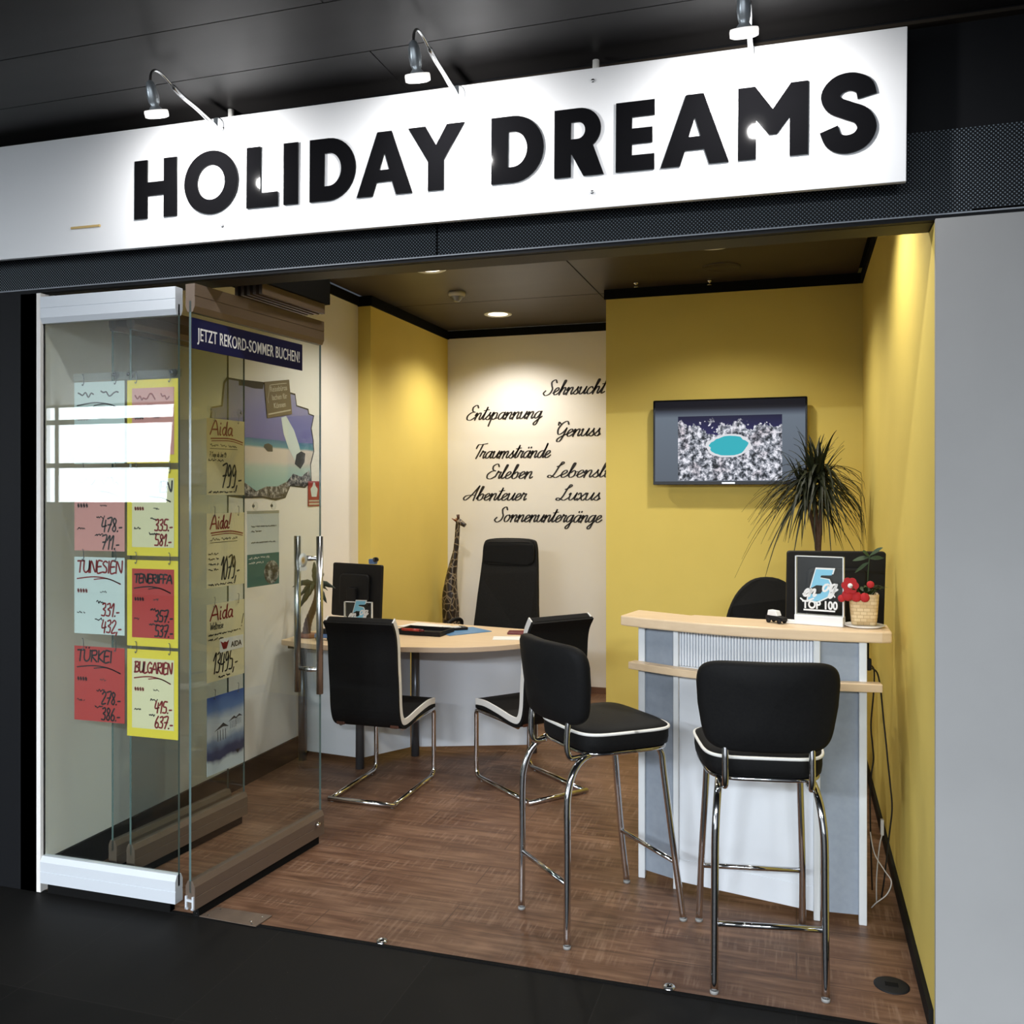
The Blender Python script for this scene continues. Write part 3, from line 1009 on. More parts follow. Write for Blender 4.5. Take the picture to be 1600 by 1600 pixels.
def sign_lamp(x, lab, bend):
    z0 = 2.7317 - .0075 * (x - SX) + .199
    t_ = thing('sign_lamp', lab, 'lamp', (x, -.1, z0), group='lamps along the shop sign')
    mb = MB()
    ol = [(.028 * math.cos(a), (.028 if math.sin(a) > 0 else .052) * math.sin(a)) for a in [2 * PI * i / 24 for i in range(24)]]
    mb.prism(ol, -.010, 0, axis='y')
    mb.build('mount_plate', 'post_silver', t_, (0, 0, -.005), bevel=.003)
    pts = [(0, -.008, -.012), (0, -.04, -.004), (0.0, -.12, .012), (0.004, -.2, .018), (.004, -.25, .03), (.0, -.30, .05), (-.002, -.335, .05), (-.004, -.352, .03), (-.004, -.356, -.002)]
    c = catmull(pts, 6)
    n = len(c)
    MB().tube(c, [.0085 if i < n * .5 else .0045 for i in range(n)], 10).build('arm', 'steel', t_)
    # head tilts back to the sign
    Mx = Matrix.Rotation(R(20), 3, 'X')
    prof = [(.004, 0.012), (.012, .006), (.017, -.01), (.019, -.035), (.017, -.055), (.013, -.066), (.022, -.078), (.028, -.086)]
    MB().lathe(prof, 20, M=Mx).build('lamp_head', 'lamp_metal', t_, (-.004, -.356, -.004))
    g = MB().lathe([(.012, -.082), (.037, -.080), (.0385, -.086), (.0375, -.100), (.030, -.103), (.014, -.103)], 24, M=Mx).build('glass_shade', 'lamp_glass', t_, (-.004, -.356, -.004))
    MB().lathe([(0, -.080), (.015, -.082), (.021, -.090), (.018, -.097), (0, -.099)], 20, M=Mx).build('bulb', 'bulb', t_, (-.004, -.356, -.004))
    p = Vector((x - .004, -.456, z0 - .004)) + Mx @ Vector((0, 0, -.120))
    add_light('sign_lamp_light', 'SPOT', p, 20, (1, .98, .96), (x, -.1, z0 - .30), spot_size=R(165), spot_blend=.9, shadow_soft_size=.02)
    return t_


for x, lab in zip(lampsX, lamp_lab):
    sign_lamp(x, lab, 1)

# ------------------------------------------------------------------ fittings in the shop ceiling
def downlight(x, y, lab):
    t_ = thing('downlight', lab, 'light', (x, y, CE), group='recessed ceiling downlights')
    MB().lathe([(.074, .012), (.078, -.002), (.098, -.006), (.106, -.003), (.106, .0), (.078, .0)], 36).build('trim_ring', 'post_silver', t_)
    MB().lathe([(0, -.0005), (.05, -.0005), (.075, -.001)], 30).build('lens', 'downlight_glow', t_)


for (x, y, _), lab in zip(DOWN[:3], ('round recessed downlight in the ceiling near the white back wall', 'round recessed downlight just behind the header, left of the ceiling joint', 'round recessed downlight just behind the header, right of the ceiling joint')):
    downlight(x, y, lab)
t_ = thing('smoke_detector', 'small cream cone-shaped smoke detector on the dark shop ceiling', 'smoke detector', (-2.193, 2.837, CE))
MB().lathe([(0, 0), (.058, 0), (.058, -.018), (.05, -.03)], 28).build('base', 'detector_white', t_)
MB().lathe([(.046, -.03), (.026, -.052), (.02, -.06), (0, -.062)], 28).build('sensor_cap', 'grey_tube', t_)
for (x, y, lab) in ((-0.987, 2.906, 'tiny sprinkler head in the ceiling nearer the white wall'), (-0.529, 2.981, 'tiny sprinkler head in the ceiling above the television')):
    t_ = thing('sprinkler', lab, 'sprinkler', (x, y, CE), group='ceiling sprinkler heads')
    MB().lathe([(0, 0), (.018, 0), (.016, -.008), (.006, -.012), (.006, -.026), (.014, -.028), (.014, -.031), (0, -.031)], 16).build('nozzle', 'steel', t_)
t_ = MB().lathe([(0, -.003), (.10, -.003), (.103, -.005), (.112, -.005), (.112, 0)], 36).build('ceiling_speaker', 'ceiling_metal', None, (-0.427, 2.654, CE))
tag(t_, 'flush round dark loudspeaker cover in the ceiling before the television wall', 'speaker')

# ------------------------------------------------------------------ script words on the back wall
def wall_word(s, x0, x1, z, lab, shown=None):
    mb = MB()
    e = pen(mb, s, CUR, 0, 0, 1.0, 1, .38)
    size = (x1 - x0) / (e + .35)
    xh = .058
    mb = MB()
    pen(mb, s, CUR, 0, 0, xh, xh * .20, .38, squeeze=size / xh, contrast=.55)
    o = mb.build('wall_lettering', 'vinyl_black', None, (x0 + .02, BACK - .0015, z))
    tag(o, lab, 'lettering', 'script words on the white wall')


for s, x0, x1, z, lab in (
    ('Sehnsucht', -1.985, -1.465, 2.392, 'black script word Sehnsucht, topmost on the white wall'),
    ('Entspannung', -2.655, -1.985, 2.205, 'black script word Entspannung on the white wall'),
    ('Genuss', -1.893, -1.498, 2.055, 'black script word Genuss on the white wall'),
    ('Traumstrände', -2.593, -1.915, 1.885, 'black script word Traumstrände on the white wall'),
    ('Erleben', -2.48, -2.061, 1.716, 'black script word Erleben on the white wall'),
    ('Lebenslust', -1.942, -1.29, 1.724, 'black script word Lebenslust running behind the yellow wall edge'),
    ('Abenteuer', -2.65, -2.115, 1.537, 'black script word Abenteuer on the white wall'),
    ('Luxus', -1.872, -1.498, 1.54, 'black script word Luxus on the white wall'),
    ('Sonnenuntergänge', -2.402, -1.493, 1.362, 'black script word Sonnenuntergänge, lowest on the white wall')):
    wall_word(s, x0, x1, z, lab)

# ------------------------------------------------------------------ television on the yellow wall
tv = thing('television', 'wall-mounted flat television showing a hotel garden with turquoise pool', 'television', (-.41, 2.96, 1.923))
mb = MB().prism(rrect(.95, .545, .008), 0, .045, axis='y')
mb.build('bezel', 'gloss_black', tv, bevel=.003)
box((-.462, -.0012, -.25), (.462, 0.001, .262)).build('border', 'screen_border_reflection', tv)
box((-.315, -.0022, -.245), (.325, -.0005, .165)).build('screen', 'screen_picture', tv)
box((-.04, -.004, -.266), (.04, 0.0, -.256)).build('badge', 'steel', tv)
box((-.18, .045, -.15), (.18, .099, .15)).build('wall_bracket', 'black_plastic', tv)

# ------------------------------------------------------------------ seats
def swept(mb, path, w, mi=0):
    mb.tube(path, w, 12, mi)


def cantilever(loc, rz, lab):
    t_ = thing('cantilever_chair', lab, 'chair', loc, rz, 'cantilever chairs at the desk')
    # side profile (y forward, z) centre line
    prof = catmull([(.255, .425), (.16, .432), (.02, .42), (-.12, .402), (-.185, .415), (-.215, .48), (-.225, .60), (-.238, .72), (-.245, .82), (-.262, .89), (-.30, .95)], 5)
    n = len(prof)
    def side(off0, off1):
        a, b = [], []
        for i, p in enumerate(prof):
            d = (prof[min(i + 1, n - 1)] - prof[max(i - 1, 0)]).normalized()
            nx = Vector((d.y, -d.x, 0))
            a.append(p + nx * off0)
            b.append(p - nx * off1)
        return [(p.x, p.y) for p in a + b[::-1]]
    MB().prism(side(.025, .025), -.184, .184, axis='x').build('seat_shell', 'black_leather', t_, bevel=.008)
    # thin outer skin closing the back of the shell over the side bands
    rows = []
    for off in (.010, .027):
        for x in (-.194, .194):
            rows.append([])
    for i, p in enumerate(prof):
        d = (prof[min(i + 1, n - 1)] - prof[max(i - 1, 0)]).normalized()
        nx = Vector((d.y, -d.x, 0))
        for q, (x, off) in enumerate(((-.194, .010), (.194, .010), (.194, .027), (-.194, .027))):
            c_ = p - nx * off
            rows[q].append((x, c_.x, c_.y))
    mb = MB()
    mb.grid(rows + [rows[0]], smooth=False)
    mb.add([r[0] for r in rows], [(0, 1, 2, 3)])
    mb.add([r[-1] for r in rows], [(3, 2, 1, 0)])
    mb.build('back_cover', 'black_leather', t_)
    for s in (-1, 1):
        MB().prism(side(.026, .009), min(s * .1842, s * .193), max(s * .1842, s * .193), axis='x').build('side_trim', 'white_leather', t_, bevel=.003)
    # flat chrome frame
    fr = MB()
    for s in (-1, 1):
        x = s * .178
        path = [(x, -.16, .378), (x, .0, .385), (x, .20, .388)] + [(x, .27 - .03 + .03 * math.sin(a), .36 + .028 * math.cos(a)) for a in (R(10), R(40), R(70), R(90))] + \
               [(x, .27, .06)] + [(x, .27 - .04 + .04 * math.cos(a), .052 - .04 * math.sin(a)) for a in (R(20), R(50), R(80), R(90))] + [(x, -.26, .012)]
        fr.tube(path, .0135, 8)
    fr.tube([(-.19, -.27, .0135), (.19, -.27, .0135)], .0135, 8)
    fr.build('frame', 'chrome', t_)
    for (x, y) in ((-.17, -.265), (.17, -.265), (-.178, .2), (.178, .2)):
        MB().lathe([(0, 0), (.011, 0), (.011, .006), (0, .006)], 10).build('foot_glide', 'rubber', t_, (x, y, -.0005))
    for s in (-1, 1):
        box((min(s * .13, s * .178), -.21, .385), (max(s * .13, s * .178), -.19, .43)).build('bracket', 'carved_wood', t_, bevel=.004)
    return t_


cantilever((-2.13, 1.565, 0), R(0), 'black and white cantilever chair beside the glass panel, back towards the passage')
cantilever((-1.395, 1.85, 0), R(50), 'black and white cantilever chair half hidden by the bar stool backrest')


def bar_stool(loc, rz, lab):
    t_ = thing('bar_stool', lab, 'bar stool', loc, rz, 'chrome bar stools at the counter')
    # seat outline: rounded, narrower at the rear
    ol = []
    for i in range(48):
        a = 2 * PI * i / 48
        e = .42
        cx = math.copysign(abs(math.cos(a)) ** e, math.cos(a))
        sy = math.copysign(abs(math.sin(a)) ** e, math.sin(a))
        wx = .205 + .018 * sy
        ol.append((cx * wx, .015 + sy * .19))
    mb = MB()
    def ring(k, z):
        return [(p[0] * k, .015 + (p[1] - .015) * k, z) for p in ol]
    rows = [ring(.93, .672), ring(.985, .678), ring(1.0, .70), ring(1.0, .728), ring(.985, .741), ring(.9, .752), ring(.6, .759), ring(.2, .761), ring(.01, .761)]
    mb.grid([r + [r[0]] for r in rows])
    mb.add(rows[0], [list(range(48))[::-1]])
    mb.build('seat', 'black_leather', t_)
    c = [Vector((p[0] * 1.0, .015 + (p[1] - .015) * 1.0, .736)) for p in ol]
    MB().tube(c + [c[0], c[1]], .0058, 8, caps=False).build('piping', 'piping_white', t_)
    mb = MB()
    c = [Vector((p[0] * .93, .015 + (p[1] - .015) * .93, .664)) for p in ol]
    mb.tube(c + [c[0], c[1]], .008, 8, caps=False)
    mb.build('seat_ring', 'chrome', t_)
    # backrest: curved padded panel, wider at the top
    rows_f, rows_b = [], []
    N = 20
    def half(z):
        u = (z - .76) / .30
        return .196 + .030 * min(1, u * 1.6)
    outline = []
    zs0, zs1 = .768, 1.064
    for i in range(56):
        a = 2 * PI * i / 56
        e = .33
        cx = math.copysign(abs(math.cos(a)) ** e, math.cos(a))
        sz = math.copysign(abs(math.sin(a)) ** e, math.sin(a))
        z = (zs0 + zs1) / 2 + sz * (zs1 - zs0) / 2
        outline.append((cx * half(z), z))
    def bp(p, k, off):
        x = p[0] * k
        z = .916 + (p[1] - .916) * k
        y = -.205 - (z - .73) * .13 + 1.05 * x * x + off - .012
        return (x, y, z)
    mb = MB()
    seq = [(.05, -.030), (.5, -.030), (.9, -.027), (.975, -.02), (1.0, -.006), (1.0, .006), (.975, .02), (.9, .030), (.5, .036), (.05, .038)]
    rws = [[bp(p, k, off) for p in outline] for k, off in seq]
    mb.grid([r + [r[0]] for r in rws])
    mb.add(rws[0], [list(range(56))])
    mb.add(rws[-1], [list(range(56))[::-1]])
    mb.build('backrest', 'black_leather', t_)
    for s in (-1, 1):
        x = s * .135
        p = catmull([(x, -.215, .80), (x, -.222, .74), (x, -.222, .68), (x, -.205, .652), (x, -.16, .652)], 6)
        MB().tube(p, .011, 10).build('back_support', 'chrome', t_)
    # legs
    for s in (-1, 1):
        p = [(s * .172, -.245, .006), (s * .170, -.243, .30), (s * .169, -.243, .47), (s * .166, -.236, .545), (s * .159, -.208, .615), (s * .15, -.155, .655), (s * .14, -.08, .660)]
        lg = MB().tube(catmull(p, 6), .0125, 14).build('leg', 'chrome', t_)
        MB().lathe([(0, 0), (.0138, 0), (.0142, .008), (.0125, .010)], 14).build('foot_cap', 'rubber', lg, (s * .172, -.245, 0))
        p = [(s * .187, .250, .006), (s * .180, .215, .25), (s * .166, .178, .55), (s * .163, .168, .63), (s * .155, .145, .656), (s * .14, .10, .660)]
        lg = MB().tube(catmull(p, 6), .0125, 14).build('leg', 'chrome', t_)
        MB().lathe([(0, 0), (.0138, 0), (.0142, .008), (.0125, .010)], 14).build('foot_cap', 'rubber', lg, (s * .187, .250, 0))
    MB().tube([(-.171, -.243, .222), (.171, -.243, .222)], .0095, 10).build('footrest', 'chrome', t_)
    MB().tube([(-.180, .218, .222), (.180, .218, .222)], .0095, 10).build('footrest', 'chrome', t_)
    return t_


bar_stool((-.714, .464, 0), R(-45.7), 'black padded bar stool with white piping, seat in view, turned to the counter')
bar_stool((-.122, .302, 0), R(9.5), 'black padded bar stool seen from behind, right in front of the counter')


def office_chair(loc, rz, lab, high, net):
    t_ = thing('office_chair', lab, 'office chair', loc, rz)
    for k in range(5):
        a = R(72 * k + 18)
        d = Vector((math.cos(a), math.sin(a), 0))
        lg = MB().tube([(d * .03) + Vector((0, 0, .10)), (d * .28) + Vector((0, 0, .07))], [.026, .016], 8).build('leg', 'black_plastic', t_)
        MB().lathe([(0, -.02), (.026, -.02), (.028, 0), (.026, .02), (0, .02)], 14, M=Matrix.Rotation(a, 3, 'Z') @ Matrix.Rotation(R(90), 3, 'X')).build('caster', 'black_plastic', lg, d * .28 + Vector((0, 0, .0285)))
    MB().tube([(0, 0, .09), (0, 0, .44)], .024, 14).build('gas_column', 'grey_tube', t_)
    MB().prism(rrect(.48, .46, .09), .44, .515).build('seat', 'black_leather', t_, bevel=.02, seg=3)
    if high:
        ol = [(-.245, .55), (-.235, .80), (-.225, 1.0), (-.218, 1.12), (-.205, 1.225), (-.165, 1.262), (0, 1.27), (.165, 1.262), (.205, 1.225), (.212, 1.12), (.222, 1.0), (.24, .80), (.25, .55), (.16, .50), (-.16, .50)]
    else:
        ol = [(-.2, .60), (-.225, .75), (-.225, .88), (-.205, .98), (-.15, 1.08), (-.06, 1.145), (.06, 1.145), (.15, 1.08), (.205, .98), (.225, .88), (.225, .75), (.2, .60), (.1, .56), (-.1, .56)]
    c = [(p.x, p.y) for p in catmull(ol, 4, True)]
    zs = lambda p: (p[0], p[1] - .22 - (p[2] - .5) * .10 + p[0] * p[0] * .8, p[2])
    MB().prism(c, -.02, .02, axis='y', smooth=True, mapf=zs).build('backrest', net, t_, bevel=.008)
    if high:
        MB().prism(rrect(.40, .17, .05, cx=0, cy=1.165), .02, .045, axis='y', smooth=True, mapf=zs).build('headrest', 'black_leather', t_, bevel=.008)
    MB().tube(catmull([(0, -.05, .44), (0, -.22, .43), (0, -.285, .52), (0, -.30, .66)], 5), .02, 10).build('back_bar', 'black_plastic', t_)
    for s in (-1, 1):
        p = catmull([(s * .22, .0, .46), (s * .275, .0, .50), (s * .285, -.03, .64), (s * .285, -.02, .69), (s * .285, .06, .71), (s * .285, .16, .705), (s * .285, .19, .68), (s * .28, .12, .55), (s * .22, .08, .46)], 5)
        MB().tube(p, .014, 8).build('armrest', 'black_plastic', t_)
    return t_


office_chair((-2.0, 3.12, 0), R(176), 'tall black mesh-back office chair behind the desk, before the white wall', True, 'chair_net')
office_chair((-.10, 1.80, 0), R(190), 'black office chair with rounded back behind the reception counter', False, 'black_leather')

# ------------------------------------------------------------------ round-fronted desk
desk = thing('desk', 'beech-topped consulting desk with curved front and pale grey panels by the left wall', 'desk', (0, 0, 0))
fr = [(p.x, p.y) for p in catmull([(-2.862, 1.724), (-2.66, 1.655), (-2.48, 1.633), (-2.27, 1.655), (-2.085, 1.705), (-1.77, 1.79), (-1.53, 1.965), (-1.41, 2.18), (-1.40, 2.40), (-1.50, 2.55)], 6)]
top = fr + [(-1.66, 2.545), (-2.1, 2.62), (-2.52, 2.69), (-2.862, 2.73)]
MB().prism(top, .715, .745, side=1, smooth=False).build('tabletop', ['beech', 'desk_edge'], desk, bevel=.003)
def wall_panel(p, q, z0, z1, th=.018):
    (x0, y0), (x1, y1) = p, q
    d = Vector((x1 - x0, y1 - y0, 0)).normalized()
    nrm = Vector((-d.y, d.x, 0)) * th
    return MB().prism([(x0, y0), (x1, y1), (x1 + nrm.x, y1 + nrm.y), (x0 + nrm.x, y0 + nrm.y)], z0, z1)
for p, q in (((-2.83, 1.955), (-2.45, 1.915)), ((-2.44, 1.92), (-2.262, 2.215)), ((-2.25, 2.225), (-1.53, 2.50))):
    wall_panel(p, q, .04, .714).build('modesty_panel', 'desk_panel', desk)
for (x, y) in ((-2.825, 1.90), (-2.42, 1.85), (-2.216, 2.185), (-1.55, 2.46)):
    lg = MB().tube([(x, y, .0), (x, y, .714)], .025, 18).build('leg', 'grey_tube', desk)
box((-2.84, 1.76, .69), (-2.44, 1.785, .714)).build('under_rail', 'black_plastic', desk)

# things on the desk
def monitor(name, lab, loc, rz, w, h, tilt, z0, stand):
    t_ = thing(name, lab, 'monitor', loc, rz)
    mb = MB().prism(rrect(w, h, .012), -.012, .012, axis='y')
    b = mb.build('case', 'black_plastic', t_, (0, 0, z0 + h / 2), (R(tilt), 0, 0), bevel=.004)
    MB().prism(rrect(w * .6, h * .62, .03), -.034, -.0121, axis='y').build('rear_cover', 'black_plastic', b, bevel=.008)
    box((-w / 2 + .012, .0121, -h / 2 + .014), (w / 2 - .012, .0135, h / 2 - .012)).build('screen', 'gloss_black', b)
    MB().box((-.035, -.058, .008), (.035, -.034, stand)).build('stand_neck', 'black_plastic', t_, bevel=.004)
    MB().prism(rrect(.22, .17, .03), 0, .012).build('stand_base', 'black_plastic', t_, (0, -.02, 0), bevel=.003)
    return t_


mon = monitor('monitor', 'black computer monitor on the desk, seen from behind, blue webcam on top', (-2.60, 2.17, .745), R(-17), .41, .33, -3, .085, .27)
wc = thing('webcam', 'small blue webcam clipped on top of the desk monitor', 'webcam', (-2.475, 2.135, 1.1625), R(-17))
MB().prism(rrect(.05, .032, .008), -.014, .014, axis='y').build('body', 'toy_blue', wc, (0, 0, .017), bevel=.003)
MB().lathe([(0, -.012), (.014, -.012), (.015, 0), (.014, .012), (0, .012)], 16, M=Matrix.Rotation(R(90), 3, 'X')).build('lens', 'gloss_black', wc, (.026, -.004, .03))

palm = thing('palm_figurine', 'carved wooden palm tree figurine with green leaves on the desk end', 'figurine', (-2.755, 1.845, .745))
ol = [(.068 * math.cos(a) * (1 + .12 * math.sin(3 * a)), .045 * math.sin(a)) for a in [2 * PI * i / 20 for i in range(20)]]
MB().prism(ol, 0, .026, smooth=True).build('base', 'base_wood', palm, bevel=.008)
tp = catmull([(-.012, 0, .02), (.0, 0, .09), (.03, 0, .16), (.052, 0, .22), (.058, 0, .275), (.048, 0, .315)], 6)
n = len(tp)
mb = MB().tube(tp, [(.024 - .012 * i / n) * (1 + .13 * (i % 2)) for i in range(n)], 10)
mb.build('trunk', 'carved_wood', palm)
crown = Vector((.046, 0, .315))
for (dx, dz, dy, ln, droop) in ((-1, .35, 0, .16, .35), (-.8, -.1, .2, .13, .4), (-.75, -.75, -.1, .14, .25), (.9, .3, 0, .14, .35), (.6, -.6, .1, .10, .3), (-.05, 1, 0, .13, -.02), (.45, .75, .1, .10, .15), (.2, .1, -.9, .11, .4), (.2, .1, .9, .11, .4)):
    d = Vector((dx, dy, dz)).normalized()
    sd = d.cross(Vector((0, 0, 1))) if abs(d.z) < .95 else Vector((1, 0, 0))
    sd = Vector((0, -1, 0)).cross(d).normalized()
    top_, bot_ = [], []
    rows = []
    for i in range(9):
        u = i / 8
        p = crown + d * ln * u + Vector((0, 0, -droop * ln * u * u * 1.3))
        wv = .020 * math.sin(PI * min(1, u * .9 + .1)) ** .8 * (1 if i % 2 else .8) + .001
        rows.append([p + sd * wv, p + Vector((0, -.004, 0)), p - sd * wv, p + Vector((0, .004, 0)), p + sd * wv])
    MB().grid(rows).build('palm_leaf', 'palm_green', palm)


def toy_car(name, lab, loc, rz, s, body_m, roof_m):
    t_ = thing(name, lab, 'toy car', loc, rz)
    MB().prism([(-.05 * s, .012 * s), (.05 * s, .012 * s), (.05 * s, .028 * s), (.02 * s, .032 * s), (-.048 * s, .034 * s)], -.018 * s, .018 * s, axis='y').build('body', body_m, t_, bevel=.003 * s)
    MB().prism([(-.042 * s, .033 * s), (.018 * s, .033 * s), (.008 * s, .056 * s), (-.036 * s, .058 * s)], -.016 * s, .016 * s, axis='y').build('roof', roof_m, t_, bevel=.003 * s)
    for x in (-.03, .03):
        for y in (-.019, .019):
            MB().lathe([(0, -.004 * s), (.011 * s, -.004 * s), (.011 * s, .004 * s), (0, .004 * s)], 14, M=Matrix.Rotation(R(90), 3, 'X')).build('wheel', 'black_plastic', t_, (x * s, y * s, .0112 * s))
    return t_


toy_car('toy_car', 'small blue toy car with dark wheels beside the palm figurine', (-2.615, 1.79, .745), R(8), 1.15, 'toy_blue', 'black_plastic')

def acrylic_award(name, lab, loc, rz, w, h, full):
    t_ = thing(name, lab, 'award', loc, rz)
    mb = MB()
    mb.add([(-w / 2, -.009, 0), (w / 2, -.009, 0), (w / 2, -.009, h), (-w / 2, -.009, h)], [(0, 1, 2, 3)], 0)
    mb.add([(-w / 2, .009, 0), (w / 2, .009, 0), (w / 2, .009, h), (-w / 2, .009, h)], [(3, 2, 1, 0)], 0)
    b = mb.build('acrylic_block', ['clear_plastic'], t_)
    mb = MB()
    for (a, c_) in (((-w / 2, 0), (-w / 2 + .004, h)), ((w / 2 - .004, 0), (w / 2, h)), ((-w / 2, h - .003), (w / 2, h))):
        mb.box((a[0], -.0092, a[1]), (c_[0], .0092, c_[1]))
    mb.build('edge', 'acrylic_edge', t_)
    if full:
        box((-w / 2, -.022, 0), (w / 2, .022, .038)).build('base', 'acrylic_edge', t_, bevel=.003)
    k = w / .18
    # big blue numeral five, white lettering across it
    z5 = h * .5 if full else h * .66
    five = [(-.026, .008), (-.020, .078), (.040, .078), (.038, .058), (.002, .056), (.0, .046), (.030, .042), (.045, .018), (.038, -.02), (.006, -.040), (-.028, -.034), (-.028, -.012), (-.008, -.014), (.012, -.010), (.020, .006), (.012, .020), (-.008, .020)]
    five = [(a * 1.05 * k + b_ * .2 * k, b_ * 1.05 * k) for a, b_ in five]
    outline_mesh('numeral', [five], 'logo_blue', t_, (-.005 * k, -.0105, z5), .001)
    big = [(a * 1.14, b_ * 1.10) for a, b_ in five]
    outline_mesh('numeral_outline', [big], 'lettering_white', t_, (-.006 * k, -.0098, z5 - .002), .0006)
    mb = MB()
    pen(mb, 'en', CUR, -.060 * k, z5 - .022 * k, .027 * k, .0078 * k, .3, y=-.0118, squeeze=.95)
    pen(mb, 'oy', CUR | {'y': CUR['g']}, .010 * k, z5 + .0 * k, .027 * k, .0078 * k, .3, y=-.0118, squeeze=.95)
    line(mb, [(-.068 * k, z5 - .032 * k), (-.05 * k, z5 - .042 * k), (-.02 * k, z5 - .03 * k)], .006 * k, y=-.0118)
    mb.build('lettering', 'lettering_white', t_)
    if full:
        text_mesh('lettering', 'TOP 100', 'lettering_white', .042, t_, (-.062, -.0105, .064), bold=.0016, sx=.84)
        mb = MB()
        mb.box((-.058, -.0110, .054), (.06, -.0098, .060))
        mb.build('underline', 'lettering_white', t_)
        mb = MB()
        scribble(mb, -.058, .06, .110, .007, .0045, y=-.0105, seed=4)
        mb.build('lettering', 'lettering_white', t_)
    return t_


acrylic_award('award_plaque', 'small clear acrylic plaque with blue numeral five behind the left cantilever chair', (-2.455, 1.90, .745), R(4), .175, .215, False)

# tray, pen, papers, folder, calculator, booklet
t_ = thing('desk_tray', 'flat black document tray lying on the desk', 'tray', (-2.16, 2.2, .7455), R(-4))
MB().box((-.15, -.10, 0), (.15, .10, .006)).box((-.15, -.10, .006), (-.142, .10, .028)).box((.142, -.10, .006), (.15, .10, .028)).box((-.15, -.10, .006), (.15, -.092, .028)).box((-.15, .092, .006), (.15, .10, .028)).build('tray_body', 'black_plastic', t_, bevel=.002)
t_ = thing('marker_pen', 'red pen lying on the black desk tray', 'pen', (-2.2, 2.10, .7785), R(-6))
MB().tube([(-.07, 0, 0), (.05, 0, 0)], .0085, 10).build('barrel', 'pen_red', t_)
MB().tube([(.05, 0, 0), (.08, 0, 0)], [.0085, .005], 10).build('cap', 'booklet_red', t_)
o = box((-.10, -.14, 0), (.10, .14, .004)).build('paper_sheet', 'paper_white', None, (-2.27, 2.46, .7458), (0, 0, R(75)))
tag(o, 'loose white papers at the back of the desk behind the tray', 'paper')
o = box((-.11, -.15, 0), (.11, .15, .003)).build('plastic_folder', 'folder_blue', None, (-1.97, 2.33, .7458), (0, 0, R(-38)))
tag(o, 'blue document folder lying flat under the calculator', 'folder')
t_ = thing('calculator', 'grey and black pocket calculator on the blue folder', 'calculator', (-2.03, 2.37, .749), R(-50))
MB().prism(rrect(.085, .15, .01), 0, .016).build('case', 'black_plastic', t_, bevel=.003)
MB().prism(rrect(.07, .10, .006), .016, .018).build('keypad', 'post_silver', t_, (0, -.018, 0))
box((-.032, .04, .016), (.032, .062, .0185)).build('display', 'grey_tube', t_)
o = box((-.10, -.06, 0), (.10, .06, .002)).build('paper_sheet', 'paper_white', None, (-1.605, 2.165, .7458), (0, 0, R(15)))
tag(o, 'white printed sheet on the desk beside the right cantilever chair', 'paper')
o = box((-.075, -.05, 0), (.075, .05, .012)).build('booklet', 'booklet_red', None, (-1.60, 2.36, .7458), (0, 0, R(10)), bevel=.002)
tag(o, 'dark red booklet on the desk near the office chair', 'booklet')

# carved giraffe standing behind the desk
gi = thing('giraffe_figure', 'tall carved giraffe figure standing in the corner by the white wall', 'figure', (-2.63, 3.92, 0), R(0))
mb = MB()
body = catmull([(-.03, 0, .58), (-.035, 0, .74), (-.02, 0, .92), (.0, 0, 1.04), (.018, 0, 1.14), (.028, 0, 1.24), (.034, 0, 1.33), (.042, 0, 1.375)], 6)
n = len(body)
rad = []
for p in body:
    z = p.z
    rad.append(.062 if z < .78 else (.062 - (.062 - .021) * min(1, (z - .78) / .36)) if z < 1.2 else .019)
mb.tube(body, rad, 16)
for (lx, ly) in ((-.075, -.035), (-.07, .04), (.02, -.04), (.025, .04)):
    mb.tube(catmull([(lx * .9, ly, .02), (lx * .85, ly, .35), (lx * .6 - .01, ly * .8, .62), (lx * .3 - .02, ly * .5, .80)], 5), [.022] * 6 + [.026] * 5 + [.034] * 5, 10)
hd_ = catmull([(.028, 0, 1.355), (.05, 0, 1.365), (.075, 0, 1.352), (.098, 0, 1.338)], 4)
mb.tube(hd_, [.020, .024, .027, .027, .026, .024, .022, .021, .02, .019, .019, .018, .017][:len(hd_)], 12)
mb.build('body', 'giraffe_hide', gi)
MB().prism(rrect(.24, .16, .03), 0, .03).build('plinth', 'carved_wood', gi, (-.02, 0, 0), bevel=.004)
for s in (-1, 1):
    MB().tube([(.04, s * .012, 1.38), (.036, s * .018, 1.425)], [.006, .007], 8).build('horn', 'carved_wood', gi)
    MB().tube([(.028, s * .02, 1.375), (.0, s * .045, 1.395)], [.010, .003], 8).build('ear', 'base_wood', gi)

# ------------------------------------------------------------------ reception counter
ctr = thing('reception_counter', 'grey reception counter with beech top, purse rail and fluted centre panel', 'counter', (0, 0, 0))
fr = [(p.x, p.y) for p in catmull([(-.70, .815), (-.55, .745), (-.25, .655), (.05, .633), (.30, .645)], 6)]
top = fr + [(.335, .66), (.335, .86), (.05, .865), (-.15, .875), (-.41, .925), (-.42, .905), (-.66, 1.02)]
MB().prism(top, 1.048, 1.09).build('countertop', 'beech', ctr, bevel=.006)
A_, B_, C_, D_ = (-.614, .824), (-.4646, .755), (.073, .631), (.235, .650)
A_ = (A_[0], A_[1] + .02); B_ = (B_[0], B_[1] + .02); C_ = (C_[0], C_[1] + .028); D_ = (D_[0], D_[1] + .02)
wall_panel((A_[0] + .004, A_[1] + .006), (B_[0], B_[1] + .012), .03, 1.047).build('side_panel', 'grey_panel', ctr)
wall_panel((C_[0] + .004, C_[1] + .008), (D_[0] - .004, D_[1] + .008), .03, 1.047).build('side_panel', 'grey_panel', ctr)
